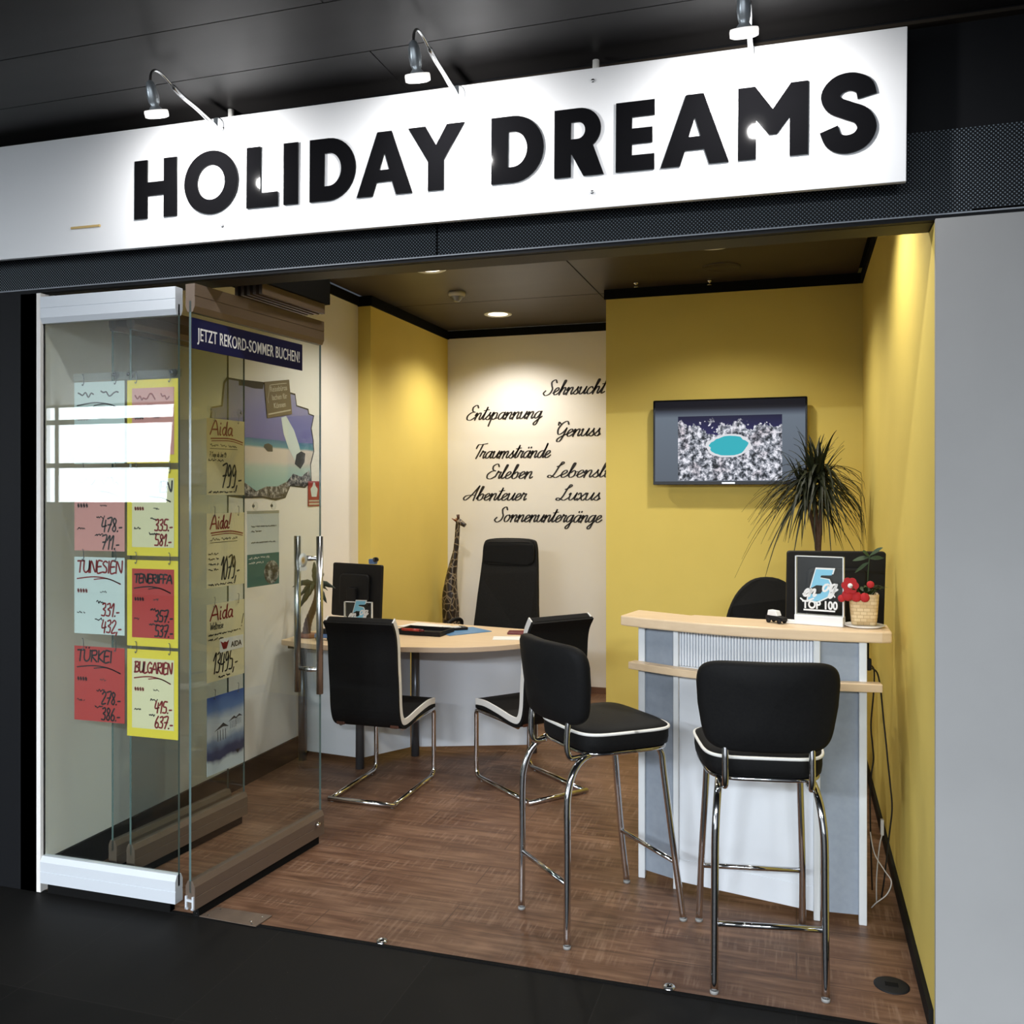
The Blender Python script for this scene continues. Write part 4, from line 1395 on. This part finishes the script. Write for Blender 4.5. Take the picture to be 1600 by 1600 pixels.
for p, wd in ((A_, .028), (B_, .022), (C_, .024), (D_, .028)):
    box((p[0] - wd / 2, p[1] - .012, .0), (p[0] + wd / 2, p[1] + .03, 1.047)).build('post', 'post_silver', ctr, bevel=.003)
wall_panel((B_[0] + .012, B_[1] + .002), (C_[0] - .012, C_[1] + .002), .03, .90).build('centre_panel', 'pale_panel', ctr)
wall_panel((B_[0] + .012, B_[1] - .0006), (C_[0] - .012, C_[1] - .0006), .03, .12).build('kick_panel', 'pale_panel', ctr)
# fluted upper part of the centre panel
dv = Vector((C_[0] - B_[0] - .024, C_[1] - B_[1], 0))
o0 = Vector((B_[0] + .012, B_[1] + .002, 0))
dn = dv.normalized()
nn = Vector((-dn.y, dn.x, 0))
pts = []
NR = 44
for i in range(NR):
    for u, dd in ((0, .0), (.62, 0), (.64, .010), (.98, .010)):
        p = o0 + dv * ((i + u) / NR) + nn * dd
        pts.append((p.x, p.y))
p = o0 + dv + nn * .014
q = o0 + nn * .014
MB().prism(pts + [(p.x, p.y), (q.x, q.y)], .902, 1.046).build('fluted_panel', 'pale_panel', ctr)
# purse rail, a bowed strip of beech
rl = catmull([(-.665, .80), (-.45, .700), (-.2, .632), (.06, .600), (.30, .622)], 8)
rb = []
for i, p in enumerate(rl):
    d = (rl[min(i + 1, len(rl) - 1)] - rl[max(i - 1, 0)]).normalized()
    rb.append(p + Vector((-d.y, d.x, 0)) * .05)
MB().prism([(p.x, p.y) for p in rl] + [(p.x, p.y) for p in rb[::-1]], .872, .902).build('purse_rail', 'beech', ctr, bevel=.003)
MB().prism([(-.58, .90), (.20, .72), (.20, 1.35), (-.58, 1.35)], .715, .74).build('inner_desktop', 'beech', ctr)
for (x, y) in ((-.54, 1.3), (.16, 1.3), (-.54, .95), (.16, .80)):
    MB().tube([(x, y, 0), (x, y, .714)], .025, 14).build('leg', 'grey_tube', ctr)
# mon behind the counter on the inner desk
monitor('monitor', 'large black monitor rising behind the counter award and flower basket', (.155, 1.14, .7405), R(10), .40, .36, 6, .255, .46)
acrylic_award('award_plaque', 'clear acrylic award reading TOP 100 with blue numeral five on the counter', (.085, .765, 1.0905), R(-14), .182, .265, True)
toy_car('toy_car', 'white and blue toy van standing on the counter beside the acrylic award', (-.075, .775, 1.0905), R(-38), .85, 'black_plastic', 'lettering_white')
o = box((-.022, -.012, 0), (.022, .012, .014)).build('card_holder', 'paper_white', None, (-.025, .782, 1.0905), (0, 0, R(-12)), bevel=.002)
tag(o, 'small white card block between the toy van and the award', 'card block')

# flower basket on saucer
t_ = MB().lathe([(0, .009), (.068, .009), (.074, .0095), (.077, .0085), (.056, .0), (0, .0)], 32).build('saucer', 'porcelain', None, (.245, .765, 1.0905))
tag(t_, 'white porcelain saucer under the woven basket on the counter', 'saucer')
bk = thing('flower_basket', 'woven straw basket with small green plant and red felt flower on the counter', 'basket', (.245, .770, 1.1003))
mb = MB()
sec = [(p[0], p[1]) for p in rrect(.102, .092, .022, 5)]
rows = [[(x * k, y * k, z) for x, y in sec] for k, z in ((.86, .0), (.92, .03), (.98, .07), (1.03, .115), (1.0, .118), (.96, .10))]
mb.grid([r + [r[0]] for r in rows])
mb.add(rows[0], [list(range(len(sec)))[::-1]])
b = mb.build('basket', 'basket_weave', bk)
uv = b.data.uv_layers.new(name='UVMap')
for lp in b.data.loops:
    co = b.data.vertices[lp.vertex_index].co
    uv.data[lp.index].uv = (math.atan2(co.y, co.x) * .055, co.z)
box((-.043, -.038, .06), (.043, .038, .102)).build('soil', 'bark', bk)
rnd = random.Random(3)
mb = MB()
for i in range(34):
    a, ln = rnd.uniform(0, 2 * PI), rnd.uniform(.05, .12)
    p0 = Vector((rnd.uniform(-.03, .03), rnd.uniform(-.025, .025), .10))
    d = Vector((math.cos(a) * .75, math.sin(a) * .75, 1))
    rows = []
    sd = Vector((-math.sin(a), math.cos(a), 0))
    for k in range(6):
        u = k / 5
        p = p0 + d * ln * u + Vector((0, 0, -.6 * ln * u * u))
        rows.append([p + sd * .0065 * math.sin(PI * (u * .9 + .08)), p - sd * .0065 * math.sin(PI * (u * .9 + .08))])
    mb.grid(rows)
st = catmull([(.012, 0, .09), (.014, 0, .17), (.018, 0, .235), (.022, 0, .262)], 4)
mb.tube(st, .0022, 6)
for (sx_, z, dx, dz) in ((.02, .255, -.06, -.005), (.022, .262, .045, .04), (.02, .25, .05, .012), (.02, .258, -.025, .03), (.018, .235, -.05, -.03)):
    rows = []
    for k in range(6):
        u = k / 5
        wv = .008 * math.sin(PI * (u * .9 + .06))
        p = Vector((sx_ + dx * u, 0, z + dz * u - .01 * u * u))
        rows.append([p + Vector((0, wv * .6, wv)), p - Vector((0, wv * .6, wv))])
    mb.grid(rows)
mb.build('leaves', 'leaf_green', bk)
fl = MB()
for k in range(6):
    a = R(60 * k)
    fl.prism([(.017 * math.cos(a) + .0145 * math.cos(b_), .017 * math.sin(a) + .0145 * math.sin(b_)) for b_ in [2 * PI * i / 14 for i in range(14)]], -.003 - .0005 * k, .003 + .0005 * k, axis='y')
fl.prism([(.011 * math.cos(2 * PI * i / 16), .011 * math.sin(2 * PI * i / 16)) for i in range(16)], -.0065, .0065, axis='y')
f_ = fl.build('felt_flower', 'red_felt', bk, (-.052, -.052, .150))
MB().lathe([(0, .002), (.009, .002), (.009, 0)], 16, M=Matrix.Rotation(R(90), 3, 'X')).build('flower_centre', 'lettering_white', f_, (0, -.0066, 0))
mb = MB()
for (x, z, r_) in ((-.06, .112, .022), (-.03, .108, .02), (.0, .106, .018), (.02, .155, .014), (-.082, .10, .014)):
    mb.lathe([(0, r_ * .4), (r_ * .8, r_ * .25), (r_, 0), (r_ * .8, -r_ * .25), (0, -r_ * .4)], 12, M=Matrix.Rotation(R(80), 3, 'X'), c=(x, -.048, z))
mb.build('felt_ribbon', 'red_felt', bk)

# dragon tree behind the counter
dr = thing('dragon_tree', 'tall dragon tree with narrow drooping dark leaves in front of the television', 'plant', (.105, 2.36, 0))
MB().lathe([(0, 0), (.12, 0), (.15, .30), (.158, .30), (.158, .33), (.14, .33), (.135, .30), (0, .29)], 28).build('pot', 'terracotta', dr)
stems = [[(0.01, 0, .28), (.012, 0, .8), (.012, 0, 1.27), (.0, 0, 1.45), (-.015, -.01, 1.62)], [(.012, 0, 1.0), (.014, 0, 1.27), (.022, 0, 1.45), (.02, .01, 1.66)], [(.010, .0, 1.15), (.004, .0, 1.30), (-.03, 0, 1.48), (-.06, .01, 1.60)]]
mb = MB()
for s_ in stems:
    mb.tube(catmull(s_, 6), .011, 8)
mb.build('stem', 'bark', dr)
rnd = random.Random(11)
mb = MB()
heads = [(-.015, -.01, 1.64, 95), (.025, .01, 1.68, 90), (-.065, .01, 1.62, 70)]
for (hx, hy, hz, cnt) in heads:
    for i in range(cnt):
        a = rnd.uniform(0, 2 * PI)
        el = rnd.uniform(-.35, 1.25)
        ln = rnd.uniform(.24, .40)
        d = Vector((math.cos(a) * math.cos(el), math.sin(a) * math.cos(el), math.sin(el)))
        sd = Vector((-math.sin(a), math.cos(a), 0))
        base = Vector((hx, hy, hz + rnd.uniform(-.05, .06)))
        rows = []
        droop = rnd.uniform(.55, 1.05) * (1 if el < .95 else .35)
        for k in range(9):
            u = k / 8
            p = base + d * ln * u + Vector((0, 0, -droop * ln * u * u * 1.05))
            if p.x > .235: p.x = .235 + (p.x - .235) * .15
            wv = .0118 * (1 - u) ** .6 * (.55 + .45 * math.sin(PI * min(1, u * 1.5))) + .0006
            rows.append([p + sd * wv, p + Vector((0, 0, -.002)), p - sd * wv])
        mb.grid(rows)
mb.build('foliage', 'leaf_dark', dr)

# ------------------------------------------------------------------ cables by the counter, floor box, threshold fittings
def cable(name, lab, pts, r, m_, group='cables hanging beside the counter'):
    o = MB().tube(catmull(pts, 6), r, 8).build(name, m_)
    tag(o, lab, 'cable', group)
    return o


cable('power_cable', 'black cable looping out right of the counter down to the floor', [(.265, .80, .93), (.295, .82, .91), (.31, .84, .84), (.322, .85, .72), (.332, .85, .62), (.338, .85, .55), (.345, .85, .48), (.353, .86, .38), (.345, .88, .27), (.33, .90, .10), (.32, .92, .006)], .0032, 'cable_black')
cable('power_cable', 'black cable hanging close to the right counter post, below the purse rail', [(.272, .90, .925), (.292, .91, .90), (.290, .92, .80), (.282, .93, .68), (.288, .93, .60), (.292, .94, .54), (.284, .94, .48), (.280, .95, .38), (.285, .96, .15), (.29, .98, .006)], .0032, 'cable_black')
cable('power_cable', 'thin pale cable curled on the floor between counter and right wall', [(.27, .80, .30), (.285, .80, .22), (.32, .80, .16), (.345, .80, .12), (.33, .80, .07), (.29, .80, .03), (.275, .81, .006)], .0022, 'cable_white')
t_ = thing('power_adapter', 'small white plug adapter hanging in the cables beside the counter', 'adapter', (.318, .87, .30))
box((-.006, -.01, -.03), (.006, .01, .03)).build('case', 'cable_white', t_, bevel=.002)
MB().tube(catmull([(0, 0, -.03), (-.01, 0, -.08), (-.02, .0, -.2), (-.02, .0, -.295)], 5), .0025, 6).build('lead', 'cable_white', t_)
t_ = thing('plug_connector', 'black plug hanging under the right end of the countertop', 'plug', (.262, .80, .945))
box((-.012, -.012, -.025), (.012, .012, .02)).build('body', 'black_plastic', t_, bevel=.004)
MB().tube([(0, 0, .02), (0, 0, .10)], .004, 8).build('lead', 'black_plastic', t_)

t_ = thing('floor_box', 'round black floor box lid near the right wall', 'floor box', (.295, .247, 0))
MB().lathe([(0, .004), (.048, .004), (.055, .002), (.055, .0)], 32).build('lid', 'black_plastic', t_)
box((-.02, -.012, .004), (.02, .012, .0052)).build('flap', 'gap_black', t_)
t_ = thing('threshold_plate', 'thin brown metal plate screwed to the threshold by the glass panel', 'plate', (-2.02, .028, .0016))
MB().prism([(-.13, -.04), (.12, -.048), (.13, .045), (-.11, .045)], 0, .003).build('plate', 'rail_bronze', t_)
mb = MB()
for (x, y) in ((-.10, -.025), (.095, -.035), (.10, .025), (-.085, .03), (.08, -.02)):
    mb.lathe([(0, .0045), (.004, .004), (.005, .003)], 10, c=(x, y, 0))
mb.build('screw', 'steel', t_)
for x, lab in ((-1.411, 'small metal bolt socket in the threshold, left of the bar stools'), (-.393, 'small metal bolt socket in the threshold, between the two bar stools')):
    t_ = thing('bolt_socket', lab, 'bolt socket', (x, .02, .0016), group='bolt sockets in the threshold')
    MB().lathe([(.008, .002), (.012, .006), (.018, .005), (.02, 0)], 18).build('ring', 'steel', t_)
    MB().lathe([(0, .001), (.009, .001)], 14).build('socket_hole', 'gap_black', t_)

# ------------------------------------------------------------------ posters and cards
def local_on_door(p0, p1, y):
    """point on a parked panel at depth y, and its rotation"""
    (x0, y0), (x1, y1) = p0, p1
    u = (y - y0) / (y1 - y0)
    return x0 + (x1 - x0) * u, math.atan2(y1 - y0, x1 - x0)


def hooks(t_, w, z, n=2):
    for s in (-1, 1):
        c = catmull([(s * w * .32 - .004, -.004, z - .006), (s * w * .32, -.006, z - .012), (s * w * .32 + .004, -.004, z), (s * w * .32 + .003, -.006, z + .03), (s * w * .32 - .004, -.004, z + .032)], 4)
        MB().tube(c, .0013, 6).build('hook', 'grey_tube', t_)


def suction(loc, rz, lab, group):
    t_ = thing('suction_hook', lab, 'suction hook', loc, rz, group)
    MB().lathe([(0, .010), (.007, .010), (.009, .006), (.016, .003), (.019, 0)], 18, M=Matrix.Rotation(R(90), 3, 'X')).build('cup', 'clear_plastic', t_)
    MB().lathe([(0, .014), (.006, .013), (.0065, .009)], 12, M=Matrix.Rotation(R(90), 3, 'X')).build('knob', 'grey_tube', t_)
    return t_


def price_card(loc, rz, w, h, lab, backing, paper, writer, group, hook=True, head_col=0):
    """hanging price card: coloured backing, sheet, pen writing (ink 0 = red, 1 = black)"""
    t_ = thing('price_card', lab, 'price card', loc, rz, group)
    if backing:
        box((-w / 2, 0, -h), (w / 2, .002, 0)).build('backing', backing, t_)
        pw, ph, pz = w * .80, h * .80, -h * .10
    else:
        pw, ph, pz = w, h, 0
    sh = box((-pw / 2, -.0015, pz - ph), (pw / 2, .0, pz)).build('sheet', paper, t_)
    mb = MB()
    writer(mb, pw, ph, pz)
    mb.build('lettering', ['ink_red', 'ink_black', 'ink_grey'], t_)
    if hook:
        hooks(t_, w, -.002)
    return t_


YI = -.0024


def offer(head, p1, p2, hc, c1, c2, hx=-.44, stars='****', seed=1, hs=.15):
    def wr(mb, pw, ph, pz):
        z = lambda u: pz - ph * u
        e = pen(MB(), head or 'A', PRN, 0, 0, 1, .1) or 1
        if not head:
            scribble(mb, -.42 * pw, .40 * pw, z(.19), ph * .10, .006, hc, YI, seed + 7)
        pen(mb, head, PRN, hx * pw, z(.20), ph * hs, .007, .08, hc, YI, squeeze=min(1.15, pw * (.46 - hx) / (e * ph * hs)))
        line(mb, [(hx * pw, z(.285)), (-.1 * pw, z(.255)), (.2 * pw, z(.28)), (.42 * pw, z(.34))], .005, hc, YI)
        line(mb, [(-.1 * pw, z(.29)), (.15 * pw, z(.275)), (.42 * pw, z(.335))], .004, hc, YI)
        pen(mb, stars, PRN, -.44 * pw, z(.475), ph * .085, .0035, .0, hc if c1 == hc else c1, YI)
        scribble(mb, .02 * pw, .16 * pw, z(.46), ph * .035, .0025, 2, YI, seed)
        scribble(mb, -.05 * pw, .12 * pw, z(.60), ph * .035, .004, 1, YI, seed + 1)
        pen(mb, p1, PRN, .04 * pw, z(.76), ph * .165, .0065, .10, c1, YI, squeeze=.86)
        scribble(mb, -.44 * pw, -.28 * pw, z(.74), ph * .03, .003, 1, YI, seed + 2)
        scribble(mb, -.08 * pw, .12 * pw, z(.82), ph * .035, .004, 1, YI, seed + 3)
        pen(mb, p2, PRN, .04 * pw, z(.975), ph * .165, .0065, .10, c2, YI, squeeze=.86)
    return wr


GY, GL = 'yellow price cards hanging in the front glass', 'plain price cards hanging in the front glass'
XR, XL, WY = -2.381, -2.634, .242
rows = [(2.040, .325), (1.690, .335), (1.338, .335), (.990, .335)]
price_card((XR, .016, rows[0][0]), 0, WY, rows[0][1], 'topmost yellow price card with pale pink sheet behind the front glass', 'card_yellow', 'paper_pink', offer('', '', '', 0, 1, 1, seed=10), GY)
price_card((XR, .016, rows[1][0]), 0, WY, rows[1][1], 'yellow price card with pale sheet priced 335 and 581', 'card_yellow', 'paper_cream', offer('(EN', '335.-', '581.-', 2, 0, 0, hx=.12, seed=20), GY)
price_card((XR, .016, rows[2][0]), 0, WY, rows[2][1], 'yellow price card with red sheet reading TENERIFFA, 357 and 537', 'card_yellow', 'paper_red', offer('TENERIFFA', '357.-', '537.-', 1, 1, 1, seed=30, hs=.12), GY)
price_card((XR, .016, rows[3][0]), 0, WY, rows[3][1] + .005, 'lowest yellow price card with pale sheet reading BULGARIEN, 415 and 637', 'card_yellow', 'paper_cream', offer('BULGARIEN', '415.-', '637.-', 0, 0, 0, seed=40), GY)
lr = [(2.040, .325), (1.690, .32), (1.345, .305), (.990, .295)]
price_card((XL, .016, lr[0][0]), 0, WY, lr[0][1], 'topmost pale sheet left of the yellow cards behind the front glass', None, 'paper_mint', offer('', '', '', 2, 0, 0, seed=50), GL)
price_card((XL, .016, lr[1][0]), 0, WY, lr[1][1], 'pink price sheet priced 478 and 711 left of the yellow cards', None, 'paper_pink', offer('', '478.-', '711.-', 1, 2, 2, seed=60), GL)
price_card((XL, .016, lr[2][0]), 0, WY, lr[2][1], 'white price sheet ending in ESIEN, 331 and 432, left of the yellow cards', None, 'paper_mint', offer('TUNESIEN', '331.-', '432,-', 0, 0, 0, seed=70), GL)
price_card((XL, .016, lr[3][0]), 0, WY, lr[3][1], 'red price sheet ending in RKEI, 278 and 386, left of the yellow cards', None, 'paper_red', offer('TÜRKEI', '278.-', '386.-', 1, 1, 1, seed=80), GL)
o = box((-.255, 0, -.03), (.255, .002, 0)).build('hanging_strip', 'clear_plastic', None, (-2.505, .014, 2.075))
tag(o, 'clear plastic strip holding the price cards under the suction hooks of the front glass', 'strip')
GS = 'suction hooks on the glass'
for x, lab in ((-2.555, 'suction hook above the pale sheet in the front glass'), (-2.485, 'suction hook above the left corner of the topmost yellow card'), (-2.285, 'suction hook above the right corner of the topmost yellow card')):
    suction((x, .012, 2.062), 0, lab, GS)

# handwritten cruise offers on the second parked panel
def cruise(price, excl, mid, seed, ship=False, small=True):
    def wr(mb, pw, ph, pz):
        z = lambda u: pz - ph * u
        pen(mb, 'Aida' + excl, PRN, -.42 * pw, z(.21), ph * .185, .008, .12, 0, YI, squeeze=.98 if excl else 1.2)
        if not ship:
            line(mb, [(-.40 * pw, z(.265)), (.1 * pw, z(.25)), (.45 * pw, z(.29))], .006, 0, YI)
            line(mb, [(-.38 * pw, z(.295)), (.1 * pw, z(.28)), (.45 * pw, z(.32))], .004, 0, YI)
            scribble(mb, -.42 * pw, .3 * pw, z(.37), ph * .04, .003, 1, YI, seed)
            line(mb, [(-.42 * pw, z(.395)), (.3 * pw, z(.39))], .0025, 1, YI)
            if mid:
                pen(mb, mid, PRN, -.44 * pw, z(.50), ph * .06, .003, .1, 1, YI, squeeze=.75)
            for q in range(1 if mid else 4):
                scribble(mb, -.46 * pw, (-.05 if mid else -.2) * pw, z(.56 + .07 * q), ph * .03, .0035, 1, YI, seed + 3 + q)
            pen(mb, price, PRN, (-.14 if len(price) < 6 else -.16) * pw, z(.90), ph * .30, .0085, .12, 1, YI, squeeze=.62 if len(price) < 6 else .5)
            scribble(mb, -.46 * pw, .25 * pw, z(.975), ph * .025, .004, 1, YI, seed + 9)
        else:
            pen(mb, 'Weltreise', PRN, -.42 * pw, z(.33), ph * .09, .0035, .1, 1, YI, squeeze=.72)
            pen(mb, '!', PRN, .40 * pw, z(.36), ph * .15, .005, .15, 1, YI)
            for q in range(2):
                scribble(mb, -.46 * pw, (.4 if q == 0 else -.05) * pw, z(.41 + .06 * q), ph * .025, .004, 1, YI, seed + q)
            pen(mb, price, PRN, -.36 * pw, z(.90), ph * .26, .0078, .12, 1, YI, squeeze=.60)
            scribble(mb, -.2 * pw, .1 * pw, z(.975), ph * .03, .005, 1, YI, seed + 9)
    return wr


GA = 'handwritten cruise offers on the parked glass panel'
D2A, D2B = (-2.632, .19), (-2.572, .912)
px, prz = local_on_door(D2A, D2B, .765)
px += .012
for zt, hh, pr, ex, mid, lab, ship in ((1.945, .355, '799,-', '', '7 Tage ab Jan 19', 'topmost handwritten cruise offer priced 799 on the parked glass panel', False),
                                       (1.505, .345, '1079,-', '!', '', 'handwritten cruise offer priced 1079, between two others on the parked glass', False),
                                       (1.085, .36, '13495,-', '', '', 'handwritten world cruise offer priced 13495 with red lips logo', True)):
    t_ = price_card((px, .765, zt), prz, .265, hh, lab, None, 'paper_cream', cruise(pr, ex, mid, int(zt * 10), ship), GA)
    if ship:
        lz = -hh * .55
        box((-.045, -.0026, lz - .035), (.125, -.0016, lz + .028)).build('logo_patch', 'paper_white', t_)
        outline_mesh('logo_mark', [[(-.03, .018), (-.012, .008), (0, .013), (.012, .008), (.03, .018), (.012, -.022), (-.012, -.022)]], 'ink_red', t_, (-.01, -.003, lz), .0006)
        text_mesh('lettering', 'AIDA', 'ink_black', .036, t_, (.034, -.003, lz - .02), bold=.0008, sx=.9)
t_ = thing('sea_poster', 'blue seascape poster lowest in the column on the parked glass panel', 'poster', (px, .765, .655), prz)
box((-.13, -.001, -.36), (.13, .001, 0)).build('sheet', 'sea_poster', t_, None)
t_.children[0].data.transform(Matrix.Translation((0, 0, .18)))
t_.children[0].location = (0, 0, -.18)
mb = MB()
for (dx, dz, k) in ((-.03, -.165, 1), (.05, -.14, .7), (.09, -.135, .6)):
    mb.prism([(dx - .05 * k, dz), (dx + .01 * k, dz + .03 * k), (dx + .05 * k, dz + .005 * k), (dx + .01 * k, dz + .012 * k)], -.0016, -.0011, axis='y')
    for q in range(4):
        mb.prism([(dx - .03 * k + q * .018 * k, dz), (dx - .027 * k + q * .018 * k, dz), (dx - .025 * k + q * .018 * k, dz - .05 * k), (dx - .028 * k + q * .018 * k, dz - .05 * k)], -.0016, -.0011, axis='y')
mb.build('palm_print', 'ink_grey', t_)
mb = MB().prism([(.07, -.285), (.10, -.285), (.085, -.305)], -.0016, -.0011, axis='y')
mb.build('logo_mark', 'ink_black', t_)
hooks(t_, .26, 0)
for y_, lab in ((.66, 'left suction hook above the topmost cruise offer'), (.87, 'right suction hook above the topmost cruise offer')):
    x_, rz_ = local_on_door(D2A, D2B, y_)
    suction((x_ + .006, y_, 1.985), rz_, lab, GS)

# A4 notice on the first panel
ax, arz = local_on_door(D1A, D1B, .405)
t_ = thing('notice_sheet', 'white notice with dark teal lower half hanging on the nearest glass panel', 'notice', (ax - .012, .405, 1.525), arz)
box((-.105, 0, -.315), (.105, .001, -.012)).build('sheet', 'paper_white', t_)
MB().box((-.105, -.0006, -.315), (.105, 0, -.18)).build('teal_panel', 'teal', t_)
mb = MB()
mb.lathe([(0, 0), (.050, 0)], 28, M=Matrix.Rotation(R(90), 3, 'X'), c=(.053, -.0012, -.262))
mb.build('round_picture', 'rock_picture', t_)
mb = MB()
for (z, x1_) in ((-.068, .085), (-.088, -.01), (-.135, .08)):
    scribble(mb, -.08, x1_, z, .006, .0025, 0, -.0012, int(-z * 1000))
mb.build('lettering', 'ink_black', t_)
mb = MB()
for (z, x1_) in ((-.2, .04), (-.22, .0)):
    scribble(mb, -.095, x1_, z, .009, .003, 0, -.0013, int(-z * 1000))
mb.build('lettering', 'paper_white', t_)
box((-.105, -.0008, -.012), (.105, .0012, 0)).build('top_strip', 'tag_cream', t_)
for y_, lab in ((.345, 'left suction hook above the teal and white notice'), (.465, 'right suction hook above the teal and white notice')):
    x_, rz_ = local_on_door(D1A, D1B, y_)
    suction((x_ - .006, y_, 1.545), rz_ + PI, lab, GS)

# blue banner on the first panel
bx, brz = local_on_door(D1A, D1B, .315)
t_ = thing('banner_strip', 'dark blue banner reading JETZT REKORD-SOMMER BUCHEN! on the nearest glass panel', 'banner', (bx + .0065, .315, 2.2), brz)
box((-.355, -.001, -.058), (.335, .001, .058)).build('strip', 'banner_blue', t_)
text_mesh('lettering', 'JETZT REKORD-SOMMER BUCHEN!', 'lettering_white', .068, t_, (-.325, -.0016, -.024), bold=.0004, sx=.575, space=1.06)
# round sun sticker near the handle
sx_, srz = local_on_door(D1A, D1B, .655)
t_ = thing('round_sticker', 'round pale sticker with golden sun beside the door handle', 'sticker', (sx_ + .0062, .655, 1.30), srz)
MB().lathe([(0, .0006), (.032, .0006), (.032, 0)], 30, M=Matrix.Rotation(R(90), 3, 'X')).build('disc', 'frosted_lid', t_)
MB().prism(rrect(.052, .02, .006), -.0006, 0, axis='y').build('tab', 'frosted_lid', t_, (0, 0, -.037))
mb = MB()
for k in range(8):
    a = PI * k / 8
    mb.prism([(-.0012 * math.sin(a) + q * .017 * math.cos(a), .0012 * math.cos(a) + q * .017 * math.sin(a)) for q in (-1, 1)] + [(.0012 * math.sin(a) + q * .017 * math.cos(a), -.0012 * math.cos(a) + q * .017 * math.sin(a)) for q in (1, -1)], -.0012, -.0008, axis='y')
mb.build('sun_print', 'sign_gold', t_)

# beach wall sticker behind the glass (torn-wall outline)
st = thing('wall_sticker', 'beach picture sticker with torn black edge on the left white wall', 'wall sticker', (LW + .0012, 1.62, 1.90), R(90))
ol = [(-0.523, 0.081), (-0.513, 0.139), (-0.426, 0.156), (-0.409, 0.276), (-0.381, 0.304), (-0.259, 0.306), (-0.049, 0.317), (0.242, 0.291), (0.297, 0.288), (0.315, 0.223), (0.448, 0.213), (0.458, 0.186), (0.518, 0.179), (0.487, 0.099), (0.51, 0.03), (0.518, -0.04), (0.479, -0.121), (0.487, -0.22), (0.409, -0.261), (0.242, -0.252), (0.189, -0.319), (0.085, -0.333), (-0.049, -0.318), (-0.222, -0.319), (-0.355, -0.309), (-0.468, -0.283), (-0.53, -0.234)]
rim_ = [(x * 1.026, z * 1.035) for x, z in ol]
outline_mesh('torn_edge', [rim_], 'ink_black', st, (0, -.0004, 0), .0004)
outline_mesh('picture', [ol], 'beach_picture', st, (0, -.0010, 0), .0004)
outline_mesh('rocks', [[(-0.523, -0.234), (-0.412, -0.224), (-0.326, -0.266), (-0.237, -0.239), (-0.175, -0.265), (-0.113, -0.291), (-0.016, -0.264), (0.102, -0.263), (0.207, -0.234), (0.279, -0.185), (0.371, -0.202), (0.467, -0.161), (0.487, -0.22), (0.409, -0.261), (0.242, -0.252), (0.189, -0.319), (0.085, -0.333), (-0.049, -0.318), (-0.222, -0.319), (-0.355, -0.309), (-0.468, -0.283)]], 'rock_picture', st, (0, -.0016, 0), .0004)
outline_mesh('sail', [[(0.145, 0.141), (0.198, 0.155), (0.288, 0.076), (0.343, -0.008), (0.362, -0.046), (0.297, -0.107), (0.224, -0.033), (0.171, 0.049)]], 'paper_mint', st, (0, -.0016, 0), .0004)
outline_mesh('surfboard', [[(0.315, -0.068), (0.371, -0.046), (0.419, -0.059), (0.409, -0.113), (0.362, -0.154), (0.297, -0.126)]], 'ink_black', st, (0, -.0022, 0), .0004)
outline_mesh('hut', [[(-0.04, -0.041), (-0.032, -0.025), (0.009, -0.016), (0.051, -0.028), (0.054, -0.062), (0.001, -0.064)]], 'ink_grey', st, (0, -.0016, 0), .0004)
outline_mesh('torn_edge', [[(-0.282, 0.312), (-0.04, 0.318), (-0.049, 0.288), (-0.136, 0.282), (-0.222, 0.286), (-0.282, 0.283)]], 'ink_black', st, (0, -.0016, 0), .0004)
t_ = thing('slogan_sign', 'tilted brown square sign with cream lettering over the beach sticker', 'sign', (LW + .0045, 1.73, 2.153), R(90), rot=(0, R(-9.5), R(90)))
box((-.135, -.002, -.105), (.135, .0, .10)).build('board', 'tag_brown', t_)
for k, s_ in enumerate(('Reisebüros', 'lachen für', 'Können')):
    text_mesh('lettering', s_, 'tag_cream', .044, t_, (-.085 + .012 * k, -.0026, .040 - .048 * k), sx=.95, bold=.0004)
mb = MB()
line(mb, [(-.11, -.02), (-.115, .0), (-.10, .03), (-.085, .07), (-.06, .08), (.1, .08)], .004, 0, -.0026, k=2)
line(mb, [(-.12, -.085), (.12, -.08)], .008, 0, -.0026)
mb.build('border_line', 'tag_cream', t_)
t_ = thing('fire_sign', 'small red safety sign with white pictogram on the left wall', 'sign', (LW + .002, 2.145, 1.595), R(90))
box((-.072, -.002, -.078), (.072, 0, .078)).build('board', 'fire_red', t_)
outline_mesh('pictogram', [[(-.03, -.02), (-.045, .03), (-.02, .045), (-.008, .07), (.008, .07), (.02, .045), (.045, .03), (.03, -.02)]], 'paper_mint', t_, (0, -.0026, 0), .0006)
mb = MB()
mb.box((-.062, -.003, -.05), (.062, -.002, -.04)).box((-.062, -.003, -.07), (.062, -.002, -.058))
mb.build('caption_band', 'tag_cream', t_)
